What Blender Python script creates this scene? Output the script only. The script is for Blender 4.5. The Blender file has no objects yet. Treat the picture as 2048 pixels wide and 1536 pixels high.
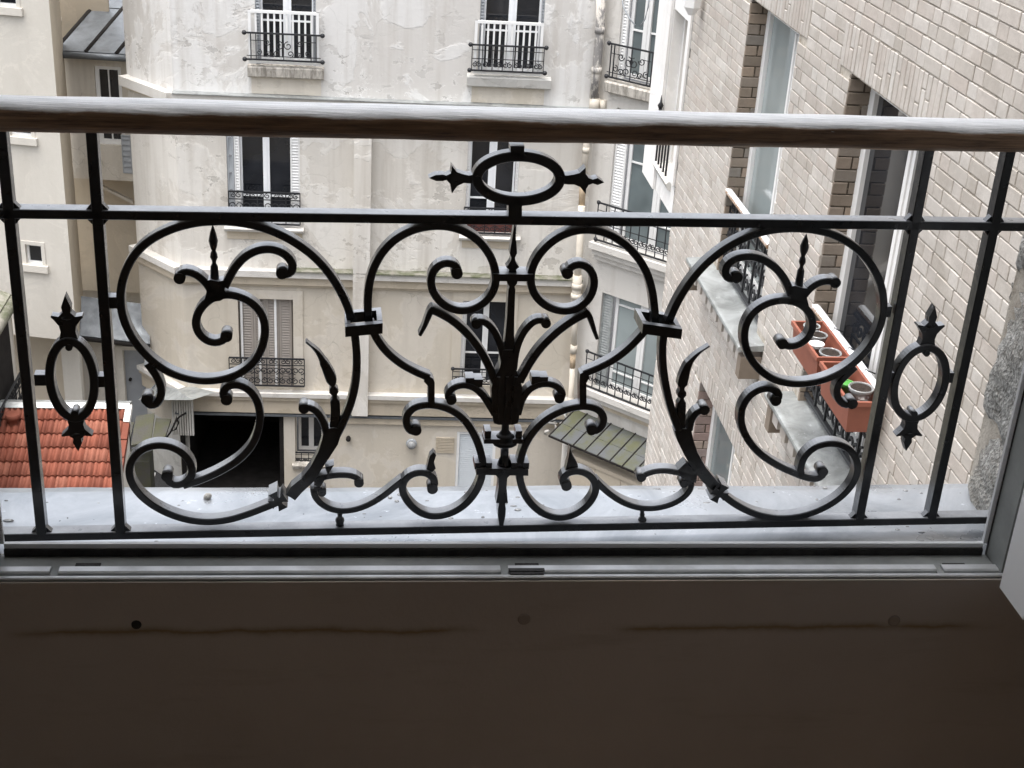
import bpy, bmesh, math, random
from mathutils import Vector, Matrix
random.seed(7)
PI = math.pi
S = bpy.context.scene
COL = S.collection

# ------------------------------------------------------------------ camera, world, sun, exposure
F = 2800.0                                   # focal length in pixels of the 2048-wide photograph
def _n(v): return Vector(v).normalized()
_up = -_n((650.76-1024, 6656.56-768, F))
_dep = Vector((736-1024, -590-768, F)); _dep -= _dep.dot(_up)*_up; _dep.normalize()
_right = _dep.cross(_up)
RM = Matrix((_right, _dep, _up))             # world = RM @ (x right, y down, z forward)
cd = bpy.data.cameras.new('camera'); cam = bpy.data.objects.new('camera', cd); COL.objects.link(cam)
cd.sensor_width = 36; cd.lens = F/2048*36; cd.clip_start = .02; cd.clip_end = 500
m3 = Matrix((RM.col[0], -RM.col[1], -RM.col[2])).transposed()
cam.matrix_world = m3.to_4x4()
S.camera = cam

SUN_EL, SUN_AZ = math.radians(80), math.radians(250)     # azimuth clockwise from +Y
W = bpy.data.worlds.new('World'); S.world = W; W.use_nodes = True
wn = W.node_tree.nodes; wl = W.node_tree.links; wn.clear()
sky = wn.new('ShaderNodeTexSky'); sky.sky_type = 'NISHITA'; sky.sun_disc = False
sky.sun_elevation = SUN_EL; sky.sun_rotation = SUN_AZ; sky.air_density = 1.0; sky.dust_density = 6.0; sky.ozone_density = 1.0
hs = wn.new('ShaderNodeHueSaturation'); hs.inputs['Saturation'].default_value = .32
bg = wn.new('ShaderNodeBackground'); bg.inputs['Strength'].default_value = .15
wo = wn.new('ShaderNodeOutputWorld')
wl.new(sky.outputs[0], hs.inputs['Color']); wl.new(hs.outputs[0], bg.inputs['Color']); wl.new(bg.outputs[0], wo.inputs[0])
sd = bpy.data.lights.new('sun', 'SUN'); sd.energy = .55; sd.angle = math.radians(60); sd.color = (1, .985, .96)
sun = bpy.data.objects.new('sun', sd); COL.objects.link(sun)
_sdir = Vector((math.sin(SUN_AZ)*math.cos(SUN_EL), math.cos(SUN_AZ)*math.cos(SUN_EL), math.sin(SUN_EL)))
sun.rotation_euler = _sdir.to_track_quat('Z', 'Y').to_euler(); sun.location = _sdir*30
S.view_settings.view_transform = 'Standard'; S.view_settings.look = 'None'
S.view_settings.exposure = 1.7; S.view_settings.gamma = 1
S.render.engine = 'CYCLES'
S.cycles.max_bounces = 7; S.cycles.diffuse_bounces = 6; S.cycles.glossy_bounces = 3; S.cycles.transmission_bounces = 3
try: S.cycles.use_denoising = True
except Exception: pass

# ------------------------------------------------------------------ helpers
def ray(x, y): return RM @ Vector((x-1024, y-768, F))
def at(x, y, X=None, Y=None, Z=None):
    d = ray(x, y)
    t = X/d.x if X is not None else (Y/d.y if Y is not None else Z/d.z)
    return d*t
class PL:                                    # a vertical plane: origin, horizontal direction u, n towards the viewer
    def __init__(s, o, u):
        s.o = Vector((o[0], o[1], 0)); s.u = Vector((u[0], u[1], 0)).normalized(); s.n = Vector((s.u.y, -s.u.x, 0))
    def pt(s, u, z, d=0): return s.o + s.u*u + s.n*d + Vector((0, 0, z))
    def px(s, x, y, d=0):
        r = ray(x, y); t = (s.o.dot(s.n)+d)/r.dot(s.n); p = r*t
        return ((p-s.o).dot(s.u), p.z)
    def uof(s, P): return (Vector((P[0], P[1], 0))-s.o).dot(s.u)

class MB:
    def __init__(s): s.v = []; s.f = []; s.tone = []; s.smooth = set(); s.t = .5
    def add(s, vs, fs, smooth=False):
        b = len(s.v); s.v += [Vector(v) for v in vs]
        for f in fs:
            if smooth: s.smooth.add(len(s.f))
            s.f.append([b+i for i in f]); s.tone.append(s.t)
        return s
    def hexa(s, c):                          # 8 corners: bottom 0-3, top 4-7
        return s.add(c, [(0,3,2,1),(4,5,6,7),(0,1,5,4),(1,2,6,5),(2,3,7,6),(3,0,4,7)])
    def box(s, x0, x1, y0, y1, z0, z1):
        return s.hexa([(x0,y0,z0),(x1,y0,z0),(x1,y1,z0),(x0,y1,z0),(x0,y0,z1),(x1,y0,z1),(x1,y1,z1),(x0,y1,z1)])
    def pbox(s, pl, u0, u1, z0, z1, d0, d1):
        return s.hexa([pl.pt(u0,z0,d1),pl.pt(u1,z0,d1),pl.pt(u1,z0,d0),pl.pt(u0,z0,d0),pl.pt(u0,z1,d1),pl.pt(u1,z1,d1),pl.pt(u1,z1,d0),pl.pt(u0,z1,d0)])
    def quad(s, a, b, c, d): return s.add([a,b,c,d], [(0,1,2,3)])
    def prism(s, poly, vec, smooth=False):   # poly: list of 3D points, extruded by vec
        n = len(poly); vec = Vector(vec)
        s.add([Vector(p) for p in poly]+[Vector(p)+vec for p in poly], [tuple(range(n-1,-1,-1)), tuple(range(n,2*n))])
        return s.add([Vector(p) for p in poly]+[Vector(p)+vec for p in poly], [(i,(i+1)%n,n+(i+1)%n,n+i) for i in range(n)], smooth)
    def sweep(s, path, prof, frame, closed=False, smooth=False, caps=True):
        """path: 3D points; frame(i) -> (a,b) axes; prof(i) -> [(p,q)...]"""
        n = len(path); vs = []; k = None
        for i, p in enumerate(path):
            a, b = frame(i); pr = prof(i); k = len(pr)
            vs += [Vector(p)+a*x+b*y for x, y in pr]
        fs = []
        m = n if closed else n-1
        for i in range(m):
            j = (i+1) % n
            for q in range(k):
                r = (q+1) % k
                fs.append((i*k+q, i*k+r, j*k+r, j*k+q))
        s.add(vs, fs, smooth)
        if caps and not closed:
            s.add(vs[:k], [tuple(range(k))]); s.add(vs[-k:], [tuple(range(k-1,-1,-1))])
        return s
    def tube(s, path, r, seg=8, closed=False):
        P = [Vector(p) for p in path]; n = len(P)
        rr = r if isinstance(r, (list, tuple)) else [r]*n
        def fr(i):
            a = P[(i+1) % n] if (closed or i < n-1) else P[i]; b = P[(i-1) % n] if (closed or i > 0) else P[i]
            t = (a-b).normalized(); h = Vector((0,0,1)) if abs(t.z) < .95 else Vector((1,0,0))
            x = t.cross(h).normalized(); return x, t.cross(x)
        return s.sweep(P, lambda i: [(rr[i]*math.cos(2*PI*q/seg), rr[i]*math.sin(2*PI*q/seg)) for q in range(seg)], fr, closed, True)
    def cyl(s, a, b, r, seg=10, r2=None): return s.tube([a, b], [r, r if r2 is None else r2], seg)
    def lathe(s, a, b, prof, seg=10):        # prof: [(t along a->b, radius)]
        a = Vector(a); b = Vector(b)
        P = [a.lerp(b, t) for t, r in prof]; t = (b-a).normalized()
        h = Vector((0,0,1)) if abs(t.z) < .95 else Vector((1,0,0)); x = t.cross(h).normalized(); y = t.cross(x)
        return s.sweep(P, lambda i: [(prof[i][1]*math.cos(2*PI*q/seg), prof[i][1]*math.sin(2*PI*q/seg)) for q in range(seg)], lambda i: (x, y), False, True)

def mesh_of(name, mb, loc=(0,0,0)):
    L = Vector(loc); me = bpy.data.meshes.new(name)
    me.from_pydata([tuple(v-L) for v in mb.v], [], mb.f)
    for i in mb.smooth: me.polygons[i].use_smooth = True
    if any(t != .5 for t in mb.tone):
        a = me.attributes.new('tone', 'FLOAT', 'FACE'); a.data.foreach_set('value', mb.tone)
    bm = bmesh.new(); bm.from_mesh(me); bmesh.ops.remove_doubles(bm, verts=bm.verts, dist=1e-6)
    bmesh.ops.recalc_face_normals(bm, faces=bm.faces); bm.to_mesh(me); bm.free()
    me.update(); return me
def wloc(p):
    v = Vector((0,0,0))
    while p is not None: v += p.location; p = p.parent
    return v
def obj(name, mb, mat, parent=None, label=None):
    me = mesh_of(name, mb, wloc(parent)); me.materials.append(mat)
    o = bpy.data.objects.new(name, me); COL.objects.link(o); o.parent = parent
    if label: o['label'] = label
    return o
def tag(o, label=None, cat=None, group=None, kind=None):
    if label: o['label'] = label
    if cat: o['category'] = cat
    if group: o['group'] = group
    if kind: o['kind'] = kind
    return o
def thing(name, label, cat, loc, group=None):
    o = bpy.data.objects.new(name, None); COL.objects.link(o); o.location = loc; o.empty_display_size = .1
    return tag(o, label, cat, group)
def struct(name, mb, mat, parent=None):
    o = obj(name, mb, mat, parent); o['kind'] = 'structure'; return o

# ------------------------------------------------------------------ materials
class N:
    def __init__(s, name, rough=.8, spec=.3, metal=0.):
        s.m = bpy.data.materials.new(name); s.m.use_nodes = True; s.nt = s.m.node_tree; s.b = s.nt.nodes['Principled BSDF']
        s.b.inputs['Roughness'].default_value = rough; s.b.inputs['Metallic'].default_value = metal
        s.b.inputs['Specular IOR Level'].default_value = spec
        s.tc = s.nt.nodes.new('ShaderNodeTexCoord'); s.co = s.tc.outputs['Object']
    def new(s, t, **k):
        n = s.nt.nodes.new(t)
        for a, v in k.items(): setattr(n, a, v)
        return n
    def link(s, a, b): s.nt.links.new(a, b)
    def put(s, sock, v):
        if hasattr(v, 'is_linked') or hasattr(v, 'links'): s.link(v, sock)
        else: sock.default_value = (*v, 1) if (isinstance(v, tuple) and len(v) == 3 and sock.type == 'RGBA') else v
    def map(s, scale=(1,1,1), loc=(0,0,0)):
        n = s.new('ShaderNodeMapping'); s.link(s.co, n.inputs[0]); n.inputs['Scale'].default_value = scale; n.inputs['Location'].default_value = loc
        return n.outputs[0]
    def noise(s, scale, detail=4, rough=.55, vec=None, dist=0):
        n = s.new('ShaderNodeTexNoise'); s.link(vec or s.co, n.inputs['Vector'])
        n.inputs['Scale'].default_value = scale; n.inputs['Detail'].default_value = detail; n.inputs['Roughness'].default_value = rough; n.inputs['Distortion'].default_value = dist
        return n.outputs[0]
    def ramp(s, v, pts, interp='LINEAR'):
        n = s.new('ShaderNodeValToRGB'); s.link(v, n.inputs[0]); cr = n.color_ramp; cr.interpolation = interp
        while len(cr.elements) < len(pts): cr.elements.new(.5)
        for e, (p, c) in zip(cr.elements, pts):
            e.position = p; e.color = (c, c, c, 1) if not isinstance(c, tuple) else (*c, 1)
        return n.outputs[0]
    def mix(s, f, a, b, mode='MIX'):
        n = s.new('ShaderNodeMix', data_type='RGBA', blend_type=mode)
        s.put(n.inputs[0], f); s.put(n.inputs[6], a); s.put(n.inputs[7], b); return n.outputs[2]
    def math(s, op, a, b=0.):
        n = s.new('ShaderNodeMath', operation=op); s.put(n.inputs[0], a); s.put(n.inputs[1], b); return n.outputs[0]
    def cracks(s, scale, width, dist=.35):
        nz = s.new('ShaderNodeTexNoise'); s.link(s.co, nz.inputs['Vector']); nz.inputs['Scale'].default_value = scale*1.3; nz.inputs['Detail'].default_value = 3
        mx = s.new('ShaderNodeMix', data_type='RGBA'); mx.inputs[0].default_value = dist; s.link(s.co, mx.inputs[6]); s.link(nz.outputs['Color'], mx.inputs[7])
        v = s.new('ShaderNodeTexVoronoi', feature='DISTANCE_TO_EDGE'); s.link(mx.outputs[2], v.inputs['Vector']); v.inputs['Scale'].default_value = scale/(1-dist)
        return s.ramp(v.outputs['Distance'], [(0, 1.), (width, 0.)])
    def bump(s, h, strength=.3, dist=.01):
        n = s.new('ShaderNodeBump'); n.inputs['Strength'].default_value = strength; n.inputs['Distance'].default_value = dist
        s.link(h, n.inputs['Height']); s.link(n.outputs[0], s.b.inputs['Normal'])
    def col(s, v): s.put(s.b.inputs['Base Color'], v); return s
    def rough(s, v): s.put(s.b.inputs['Roughness'], v); return s

def plain(name, col, rough=.7, spec=.3, metal=0, var=.12, scale=6, bump=0.):
    n = N(name, rough, spec, metal)
    dark = tuple(c*(1-var) for c in col); light = tuple(min(1, c*(1+var)) for c in col)
    nz = n.noise(scale, 5, .6)
    n.col(n.mix(n.ramp(nz, [(.3, 0.), (.7, 1.)]), dark, light))
    if bump: n.bump(n.noise(scale*6, 5), bump, .004)
    return n.m
def plaster(name, base, patch, thr=.5, crack=.5, scale=.9, stain=(.35,.31,.26), stain_amt=.35, loc=(0,0,0), relief=.6):
    n = N(name, .92, .12)
    if loc != (0,0,0): n.co = n.map((1,1,1), loc)
    big = n.noise(.35, 3); fine = n.noise(14, 3, .65); mid = n.noise(2.2, 4, .6)
    c = n.mix(n.ramp(big, [(.3,0.),(.7,1.)]), tuple(x*.95 for x in base), tuple(x*1.04 for x in base))
    pm = n.noise(scale, 7, .62, dist=.6)
    mask = n.ramp(pm, [(thr-.012, 0.), (thr+.012, 1.)])
    rim = n.ramp(pm, [(thr-.03, 0.), (thr-.006, 1.), (thr+.006, 1.), (thr+.02, 0.)])
    c = n.mix(mask, c, patch)
    c = n.mix(n.math('MULTIPLY', rim, n.ramp(n.noise(1.3, 3), [(.42,0.),(.6,.55)])), c, tuple(min(.9, x*1.15) for x in patch))
    fl = n.noise(3.4, 8, .68, vec=n.map((1,1,1.5),(loc[0]+2,loc[1]+6,loc[2]+1)))
    fm = n.math('MULTIPLY', n.ramp(fl, [(.575,0.),(.59,1.)]), n.ramp(n.noise(.5, 4, .6, vec=n.map((1,1,1),(loc[0]+5,1,loc[2]))), [(.44,0.),(.56,relief)]))
    frim = n.math('MULTIPLY', n.ramp(fl, [(.55,0.),(.57,1.),(.578,0.)]), n.ramp(n.noise(.5, 4, .6, vec=n.map((1,1,1),(loc[0]+5,1,loc[2]))), [(.44,0.),(.56,relief)]))
    c = n.mix(fm, c, tuple(x*.80 for x in base)); c = n.mix(frim, c, tuple(min(.88, x*1.22) for x in patch))
    ck = n.math('MULTIPLY', n.cracks(1.3, .006), n.ramp(n.noise(.55, 4), [(.46,0.),(.62,crack)]))
    ck2 = n.math('MULTIPLY', n.cracks(5.5, .02), n.ramp(n.noise(.8, 3, vec=n.map((1,1,1),(3,5,2))), [(.52,0.),(.64,crack*.8)]))
    allc = n.math('MAXIMUM', ck, ck2)
    c = n.mix(allc, c, tuple(x*.42 for x in base))
    sp = n.ramp(n.noise(9, 4, .75), [(.62,0.),(.72,1.)])
    c = n.mix(n.math('MULTIPLY', sp, n.ramp(n.noise(.7, 3, vec=n.map((1,1,1),(9,1,4))), [(.5,0.),(.68,stain_amt)])), c, stain)
    c = n.mix(n.ramp(fine, [(.35,.1),(.7,0.)]), c, tuple(x*.8 for x in base))
    streak = n.noise(1, 3, .6, vec=n.map((5,5,.35)))
    c = n.mix(n.ramp(streak, [(.48,0.),(.75,stain_amt*.8)]), c, stain)
    n.col(c)
    h = n.math('ADD', n.math('MULTIPLY', mask, .45*relief), n.math('SUBTRACT', n.math('MULTIPLY', fine, .35), n.math('ADD', allc, fm)))
    n.bump(h, .5, .016)
    return n.m
M = {}
M['facade'] = plaster('facade_plaster', (.60,.58,.55), (.68,.67,.65), .5, .3, .9, stain_amt=.5, relief=1.)
M['facade_mid'] = plaster('facade_middle_plaster', (.60,.57,.52), (.66,.635,.59), .5, .3, .8, stain_amt=.55, loc=(3,3,8), relief=.9)
M['facade_low'] = plaster('facade_lower_plaster', (.55,.50,.42), (.58,.535,.465), .52, .45, .7, loc=(4,0,7), relief=.3)
M['facade_white'] = plaster('facade_pale_plaster', (.58,.56,.525), (.55,.53,.495), .55, .4, .8, loc=(2,8,1), relief=.35)
M['cornice'] = plaster('cornice_stone', (.52,.455,.36), (.46,.4,.31), .56, .5, 1.5, loc=(1,1,1))
M['left_wall'] = plaster('left_render', (.585,.555,.5), (.57,.54,.485), .5, .12, 1.2, stain_amt=.15, loc=(7,2,3), relief=.05)
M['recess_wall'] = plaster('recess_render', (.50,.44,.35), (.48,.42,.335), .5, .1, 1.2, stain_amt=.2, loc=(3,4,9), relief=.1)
M['annex'] = plaster('annex_render', (.58,.54,.47), (.6,.565,.505), .55, .5, 1.0, stain_amt=.5, loc=(5,5,5))
M['bay'] = plaster('bay_render', (.72,.71,.69), (.76,.75,.73), .5, .2, .9, stain_amt=.2, loc=(8,8,2), relief=.1)
M['concrete'] = plaster('pale_concrete', (.5,.49,.46), (.55,.54,.51), .5, .5, 2.0, loc=(2,2,2))
M['white_paint'] = plain('white_paint', (.8,.8,.79), .45, .4, var=.03)
M['pvc'] = plain('white_pvc', (.84,.855,.87), .35, .45, var=.03)
M['pvc_grey'] = plain('weathered_pvc', (.27,.285,.28), .55, .3, var=.2, scale=14)
M['win_wood'] = plain('painted_window_wood', (.72,.72,.71), .5, .35, var=.05)
M['grey_wood'] = plain('grey_painted_wood', (.33,.35,.37), .55, .35, var=.08)
M['taupe_shutter'] = plain('taupe_shutter_paint', (.30,.27,.24), .6, .3, var=.06)
M['blue_white'] = plain('pale_roller_shutter', (.62,.66,.69), .5, .35, var=.03)
M['black_iron_far'] = plain('black_railing_paint', (.018,.019,.022), .5, .4, var=.2)
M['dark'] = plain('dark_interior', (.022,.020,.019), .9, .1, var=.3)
M['rubber'] = plain('black_rubber', (.03,.029,.028), .6, .3, var=.5, scale=40, bump=.4)
M['alu'] = plain('aluminium_track', (.58,.59,.6), .38, .5, .3, var=.15, scale=25)
M['grey_door'] = plain('grey_door_paint', (.30,.315,.335), .5, .35, var=.05)
M['asphalt'] = plain('asphalt', (.05,.05,.052), .9, .2, var=.3, scale=30, bump=.5)
M['terracotta_plastic'] = plain('terracotta_plastic', (.25,.088,.058), .5, .4, var=.1, scale=12)
M['soil'] = plain('dark_soil', (.035,.028,.024), .95, .1, var=.4, scale=60, bump=.8)
M['green_plastic'] = plain('green_plastic', (.07,.27,.05), .4, .4)
M['pipe_cream'] = plain('cream_downpipe', (.60,.55,.47), .55, .35, var=.1, scale=4)
M['rust'] = plain('rusty_pipe', (.50,.39,.27), .7, .2, var=.35, scale=9)

def glass(name, col, rough=.04, var=.5):
    n = N(name, rough, .6); n.col(n.mix(n.ramp(n.noise(1.7, 2), [(.35,0.),(.65,1.)]), tuple(c*(1-var) for c in col), col)); return n.m
M['glass_dark'] = glass('dark_window_glass', (.02,.022,.027))
M['glass_grey'] = glass('curtained_window_glass', (.16,.19,.195), .06, .3)
M['glass_green'] = glass('pale_curtained_glass', (.30,.34,.34), .08, .15)
def zinc(name, base, dark, amt=.5, rough=.38, metal=.75):
    n = N(name, rough, .5, metal)
    a = n.noise(3, 8, .7, dist=1.2); c = n.mix(n.ramp(a, [(.35,0.),(.62,amt)]), base, dark)
    sp = n.ramp(n.noise(28, 6, .7), [(.64,0.),(.69,.8)])
    c = n.mix(sp, c, tuple(min(1, x*1.55) for x in base))
    ds = n.ramp(n.noise(55, 4, .6, vec=n.map((1,1,1),(3,3,3))), [(.70,0.),(.73,.85)]); c = n.mix(ds, c, tuple(x*.3 for x in dark)); n.col(c)
    st = n.ramp(n.noise(7, 5, .6), [(.3, rough-.12), (.7, rough+.2)]); n.rough(st)
    n.bump(n.noise(5, 5, .6), .18, .01); return n.m
M['zinc'] = zinc('sill_zinc', (.52,.545,.575), (.27,.295,.325), .95, .32, .45)
M['zinc_dark'] = zinc('roof_zinc', (.17,.185,.2), (.10,.11,.12), .7, .4, .5)
M['zinc_ledge'] = zinc('ledge_zinc', (.42,.44,.44), (.22,.23,.225), .9, .42, .5)

def iron():
    n = N('black_gloss_iron', .34, .4); n.b.inputs['Coat Weight'].default_value = .7; n.b.inputs['Coat Roughness'].default_value = .16; n.b.inputs['Coat IOR'].default_value = 1.5
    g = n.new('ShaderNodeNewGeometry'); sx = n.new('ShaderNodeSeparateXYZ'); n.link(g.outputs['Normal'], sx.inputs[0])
    c = n.mix(n.ramp(n.noise(35, 4), [(.5,0.),(.75,1.)]), (.006,.006,.0075), (.016,.016,.019))
    sky_glare = n.math('MULTIPLY', n.ramp(sx.outputs['Z'], [(.55,0.),(.95,1.)]), n.ramp(n.noise(14, 6, .7), [(.3,.55),(.65,1.)]))   # pale sky glare painted into the colour of upward faces
    c = n.mix(sky_glare, c, (.36,.375,.40))
    chip = n.ramp(n.noise(48, 5, .7), [(.73,0.),(.76,.6)]); c = n.mix(chip, c, (.09,.085,.085))
    n.col(c); n.rough(n.ramp(n.noise(60, 4), [(.3,.24),(.75,.5)])); n.bump(n.math('ADD', n.noise(70, 4), n.math('MULTIPLY', n.noise(14, 3), 1.5)), .22, .003)
    n.link(n.b.inputs['Normal'].links[0].from_socket, n.b.inputs['Coat Normal']); return n.m
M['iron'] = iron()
def handrail():
    n = N('weathered_rail_wood', .5, .4)
    g = n.new('ShaderNodeNewGeometry'); sx = n.new('ShaderNodeSeparateXYZ'); n.link(g.outputs['Normal'], sx.inputs[0])
    grain = n.noise(1, 8, .7, vec=n.map((7,210,210))); grain2 = n.noise(1, 6, .75, vec=n.map((14,430,430)))
    lim = n.math('ADD', sx.outputs['Z'], n.math('MULTIPLY', n.math('SUBTRACT', n.noise(1, 6, .7, vec=n.map((7,40,40))), .5), .95))
    up = n.ramp(lim, [(.36,0.),(.56,1.)])                      # varnish worn off the weathered upper side
    brown = n.mix(n.ramp(grain, [(.35,0.),(.7,1.)]), (.12,.072,.046), (.46,.29,.175))
    silver = n.mix(n.ramp(grain2, [(.38,0.),(.6,1.)]), (.55,.57,.59), (.86,.87,.89))
    flake = n.ramp(n.noise(1, 5, .6, vec=n.map((25,120,120))), [(.70,0.),(.73,.8)])
    n.col(n.mix(flake, n.mix(up, brown, silver), (.55,.55,.55)))
    n.rough(n.mix(up, (.38,)*3, (.36,)*3)); n.bump(n.math('ADD', grain, grain2), .5, .003); return n.m
M['handrail'] = handrail()
def apron():
    n = N('brown_apron_paint', .6, .25)
    c = n.mix(n.ramp(n.noise(3, 4), [(.3,0.),(.7,1.)]), (.50,.455,.42), (.58,.53,.49))
    gg = n.new('ShaderNodeNewGeometry'); sx = n.new('ShaderNodeSeparateXYZ'); n.link(gg.outputs['Position'], sx.inputs[0])
    zz = n.math('ADD', sx.outputs['Z'], n.math('MULTIPLY', n.math('SUBTRACT', n.noise(5, 6, .7), .5), .03))
    line = n.ramp(n.math('ABSOLUTE', n.math('ADD', zz, 1.137)), [(0,1.),(.0012,.7),(.006,.35),(.009,0.)])
    line = n.math('MULTIPLY', line, n.ramp(n.noise(2.5, 3, vec=n.map((1,1,1),(3,0,0))), [(.40,.0),(.5,1.)]))
    sc = n.ramp(n.noise(1, 5, .7, vec=n.map((3,3,22))), [(.55,0.),(.72,.3)]); c = n.mix(sc, c, (.30,.25,.2))
    n.col(n.mix(n.math('MULTIPLY', line, .8), c, (.22,.15,.055))); n.bump(n.math('ADD', n.noise(120, 4), n.noise(18, 5)), .15, .003); return n.m
M['apron'] = apron()
def brickmat(name, cols, spots=.5, rough=.9, bump=.5):
    n = N(name, rough, .15)
    a = n.new('ShaderNodeAttribute', attribute_name='tone'); k = len(cols)
    c = n.ramp(a.outputs['Fac'], [(i/(k-1), cc) for i, cc in enumerate(cols)])
    oi = n.new('ShaderNodeNewGeometry'); pos = oi.outputs['Position']
    nz = n.noise(20, 6, .7, vec=pos); c = n.mix(n.ramp(nz, [(.3,.3),(.6,0.)]), c, tuple(x*.75 for x in cols[0]))
    sm = n.ramp(n.noise(3.2, 6, .65, vec=pos), [(.5,0.),(.7,spots)]); c = n.mix(sm, c, tuple(min(1, x*1.12) for x in cols[-1]))
    grime = n.ramp(n.noise(.9, 7, .72, vec=pos), [(.48,0.),(.75,.5)]); c = n.mix(grime, c, tuple(x*.62 for x in cols[0]))
    n.col(c); n.bump(n.noise(45, 6, .7, vec=pos), bump, .006); return n.m
M['brick'] = brickmat('cream_brick', [(.395,.36,.32), (.49,.46,.425), (.445,.40,.36), (.53,.505,.47)])
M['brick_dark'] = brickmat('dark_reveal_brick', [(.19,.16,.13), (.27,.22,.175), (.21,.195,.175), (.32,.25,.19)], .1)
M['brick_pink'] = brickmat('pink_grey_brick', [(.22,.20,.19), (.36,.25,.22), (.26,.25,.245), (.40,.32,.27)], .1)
n = N('mortar', .95, .1)
n.col(n.mix(n.ramp(n.noise(6, 7, .75), [(.34,0.),(.60,1.)]), (.25,.215,.17), (.52,.48,.42))); n.bump(n.noise(60, 6, .7), .7, .01); M['mortar'] = n.m
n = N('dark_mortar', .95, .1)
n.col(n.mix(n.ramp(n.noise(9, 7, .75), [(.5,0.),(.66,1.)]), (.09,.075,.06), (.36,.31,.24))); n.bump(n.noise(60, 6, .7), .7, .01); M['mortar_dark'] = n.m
M['tile'] = brickmat('red_roof_tile', [(.16,.052,.034), (.25,.082,.052), (.20,.068,.045), (.27,.105,.07)], .12, .75, .3)
def stone():
    n = N('rough_jamb_stone', .95, .15)
    v = n.new('ShaderNodeTexVoronoi'); n.link(n.co, v.inputs['Vector']); v.inputs['Scale'].default_value = 150
    a = n.noise(70, 8, .75); b = n.noise(9, 5)
    c = n.mix(n.ramp(a, [(.36,0.),(.62,1.)]), (.22,.21,.19), (.68,.67,.64))
    c = n.mix(n.ramp(b, [(.4,0.),(.65,.5)]), c, (.34,.31,.26)); n.col(c)
    n.bump(n.math('ADD', a, n.math('MULTIPLY', v.outputs['Distance'], .8)), 1., .012); return n.m
M['stone'] = stone()
def mossy(name, base, moss, amt=.5, sc=3):
    n = N(name, .8, .2); a = n.noise(sc, 7, .7)
    n.col(n.mix(n.ramp(a, [(.42,0.),(.58,amt)]), base, moss)); n.bump(n.noise(30, 6, .7), .6, .01); return n.m
M['moss_slab'] = mossy('mossy_slab', (.075,.072,.065), (.075,.078,.04), .7)
M['moss_glass'] = mossy('mossy_canopy_glass', (.10,.105,.11), (.095,.098,.05), .85, 1.6)
M['moss_edge'] = mossy('mossy_gutter', (.24,.23,.195), (.10,.11,.065), .9, 5)
n = N('sill_stone_streaked', .9, .15)
st = n.noise(1, 7, .75, vec=n.map((14,14,2.2)))
n.col(n.mix(n.ramp(st, [(.4,0.),(.62,1.)]), (.58,.545,.49), (.24,.22,.19))); n.bump(n.noise(25, 6), .4, .01); M['sill_stone'] = n.m
n = N('clear_plastic', .15, .6); n.col((.55,.56,.56)); n.b.inputs['Transmission Weight'].default_value = .6; M['clear_plastic'] = n.m
n = N('flaking_pipe', .8, .2); pk = n.noise(1, 8, .75, vec=n.map((7,7,2.4)))
n.col(n.mix(n.ramp(pk, [(.47,0.),(.53,1.)]), (.66,.62,.56), (.26,.25,.24))); n.bump(pk, .6, .02); M['flaking_pipe'] = n.m

# ------------------------------------------------------------------ the room the photograph is taken from
RF, RC = -1.55, 1.35
struct('room_floor', MB().box(-1.6, 1.9, -1.3, 1.594, RF-.1, RF), plain('room_floor_wood', (.34,.24,.16), .5))
struct('room_ceiling', MB().box(-1.6, 1.9, -1.3, 1.594, RC, RC+.1), plain('room_ceiling_paint', (.8,.79,.77), .9))
M['room_wall'] = plain('room_wall_paint', (.72,.67,.61), .9)
struct('room_side_wall', MB().box(-1.7, -1.6, -1.3, 1.594, RF, RC), M['room_wall'])
struct('room_side_wall', MB().box(1.9, 2.0, -1.3, 1.594, RF, RC), M['room_wall'])
struct('room_back_wall', MB().box(-1.7, 2.0, -1.4, -1.3, RF, RC), M['room_wall'])
ow = MB()                                    # our own building's outer wall round the window
ow.box(-7, -.58, 1.60, 1.96, -13.4, 2.0); ow.box(1.045, 2.798, 1.60, 1.96, -13.4, 2.0)
ow.box(-.58, 1.045, 1.60, 1.96, 1.25, 2.0); ow.box(-.58, 1.045, 1.60, 1.93, -13.4, -1.14)
struct('window_wall', ow, M['facade_low'])

# apron board under the window with its three fixing plugs
ap = thing('apron_panel', 'dark brown painted board below the window frame with round screw plugs', 'panel', (.2, 1.594, RF))
obj('board', MB().box(-1.2, 1.6, 1.5905, 1.5945, RF, -1.0575), M['apron'], ap)
M['plug'] = plain('plug_paint', (.36,.31,.27), .6)
for x, y, m, r in ((1048, 1238, 'plug', .0085), (1788, 1241, 'plug', .0085), (273, 1249, 'rubber', .0065)):
    p = at(x, y, Y=1.5905)
    mb = MB(); mb.lathe(p+Vector((0,.002,0)), p+Vector((0,-.0022,0)), [(0,r*1.12),(.45,r*1.12),(.5,r),(.9,r),(1,r*.8)], 18); obj('screw_plug', mb, M[m], ap)

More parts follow.
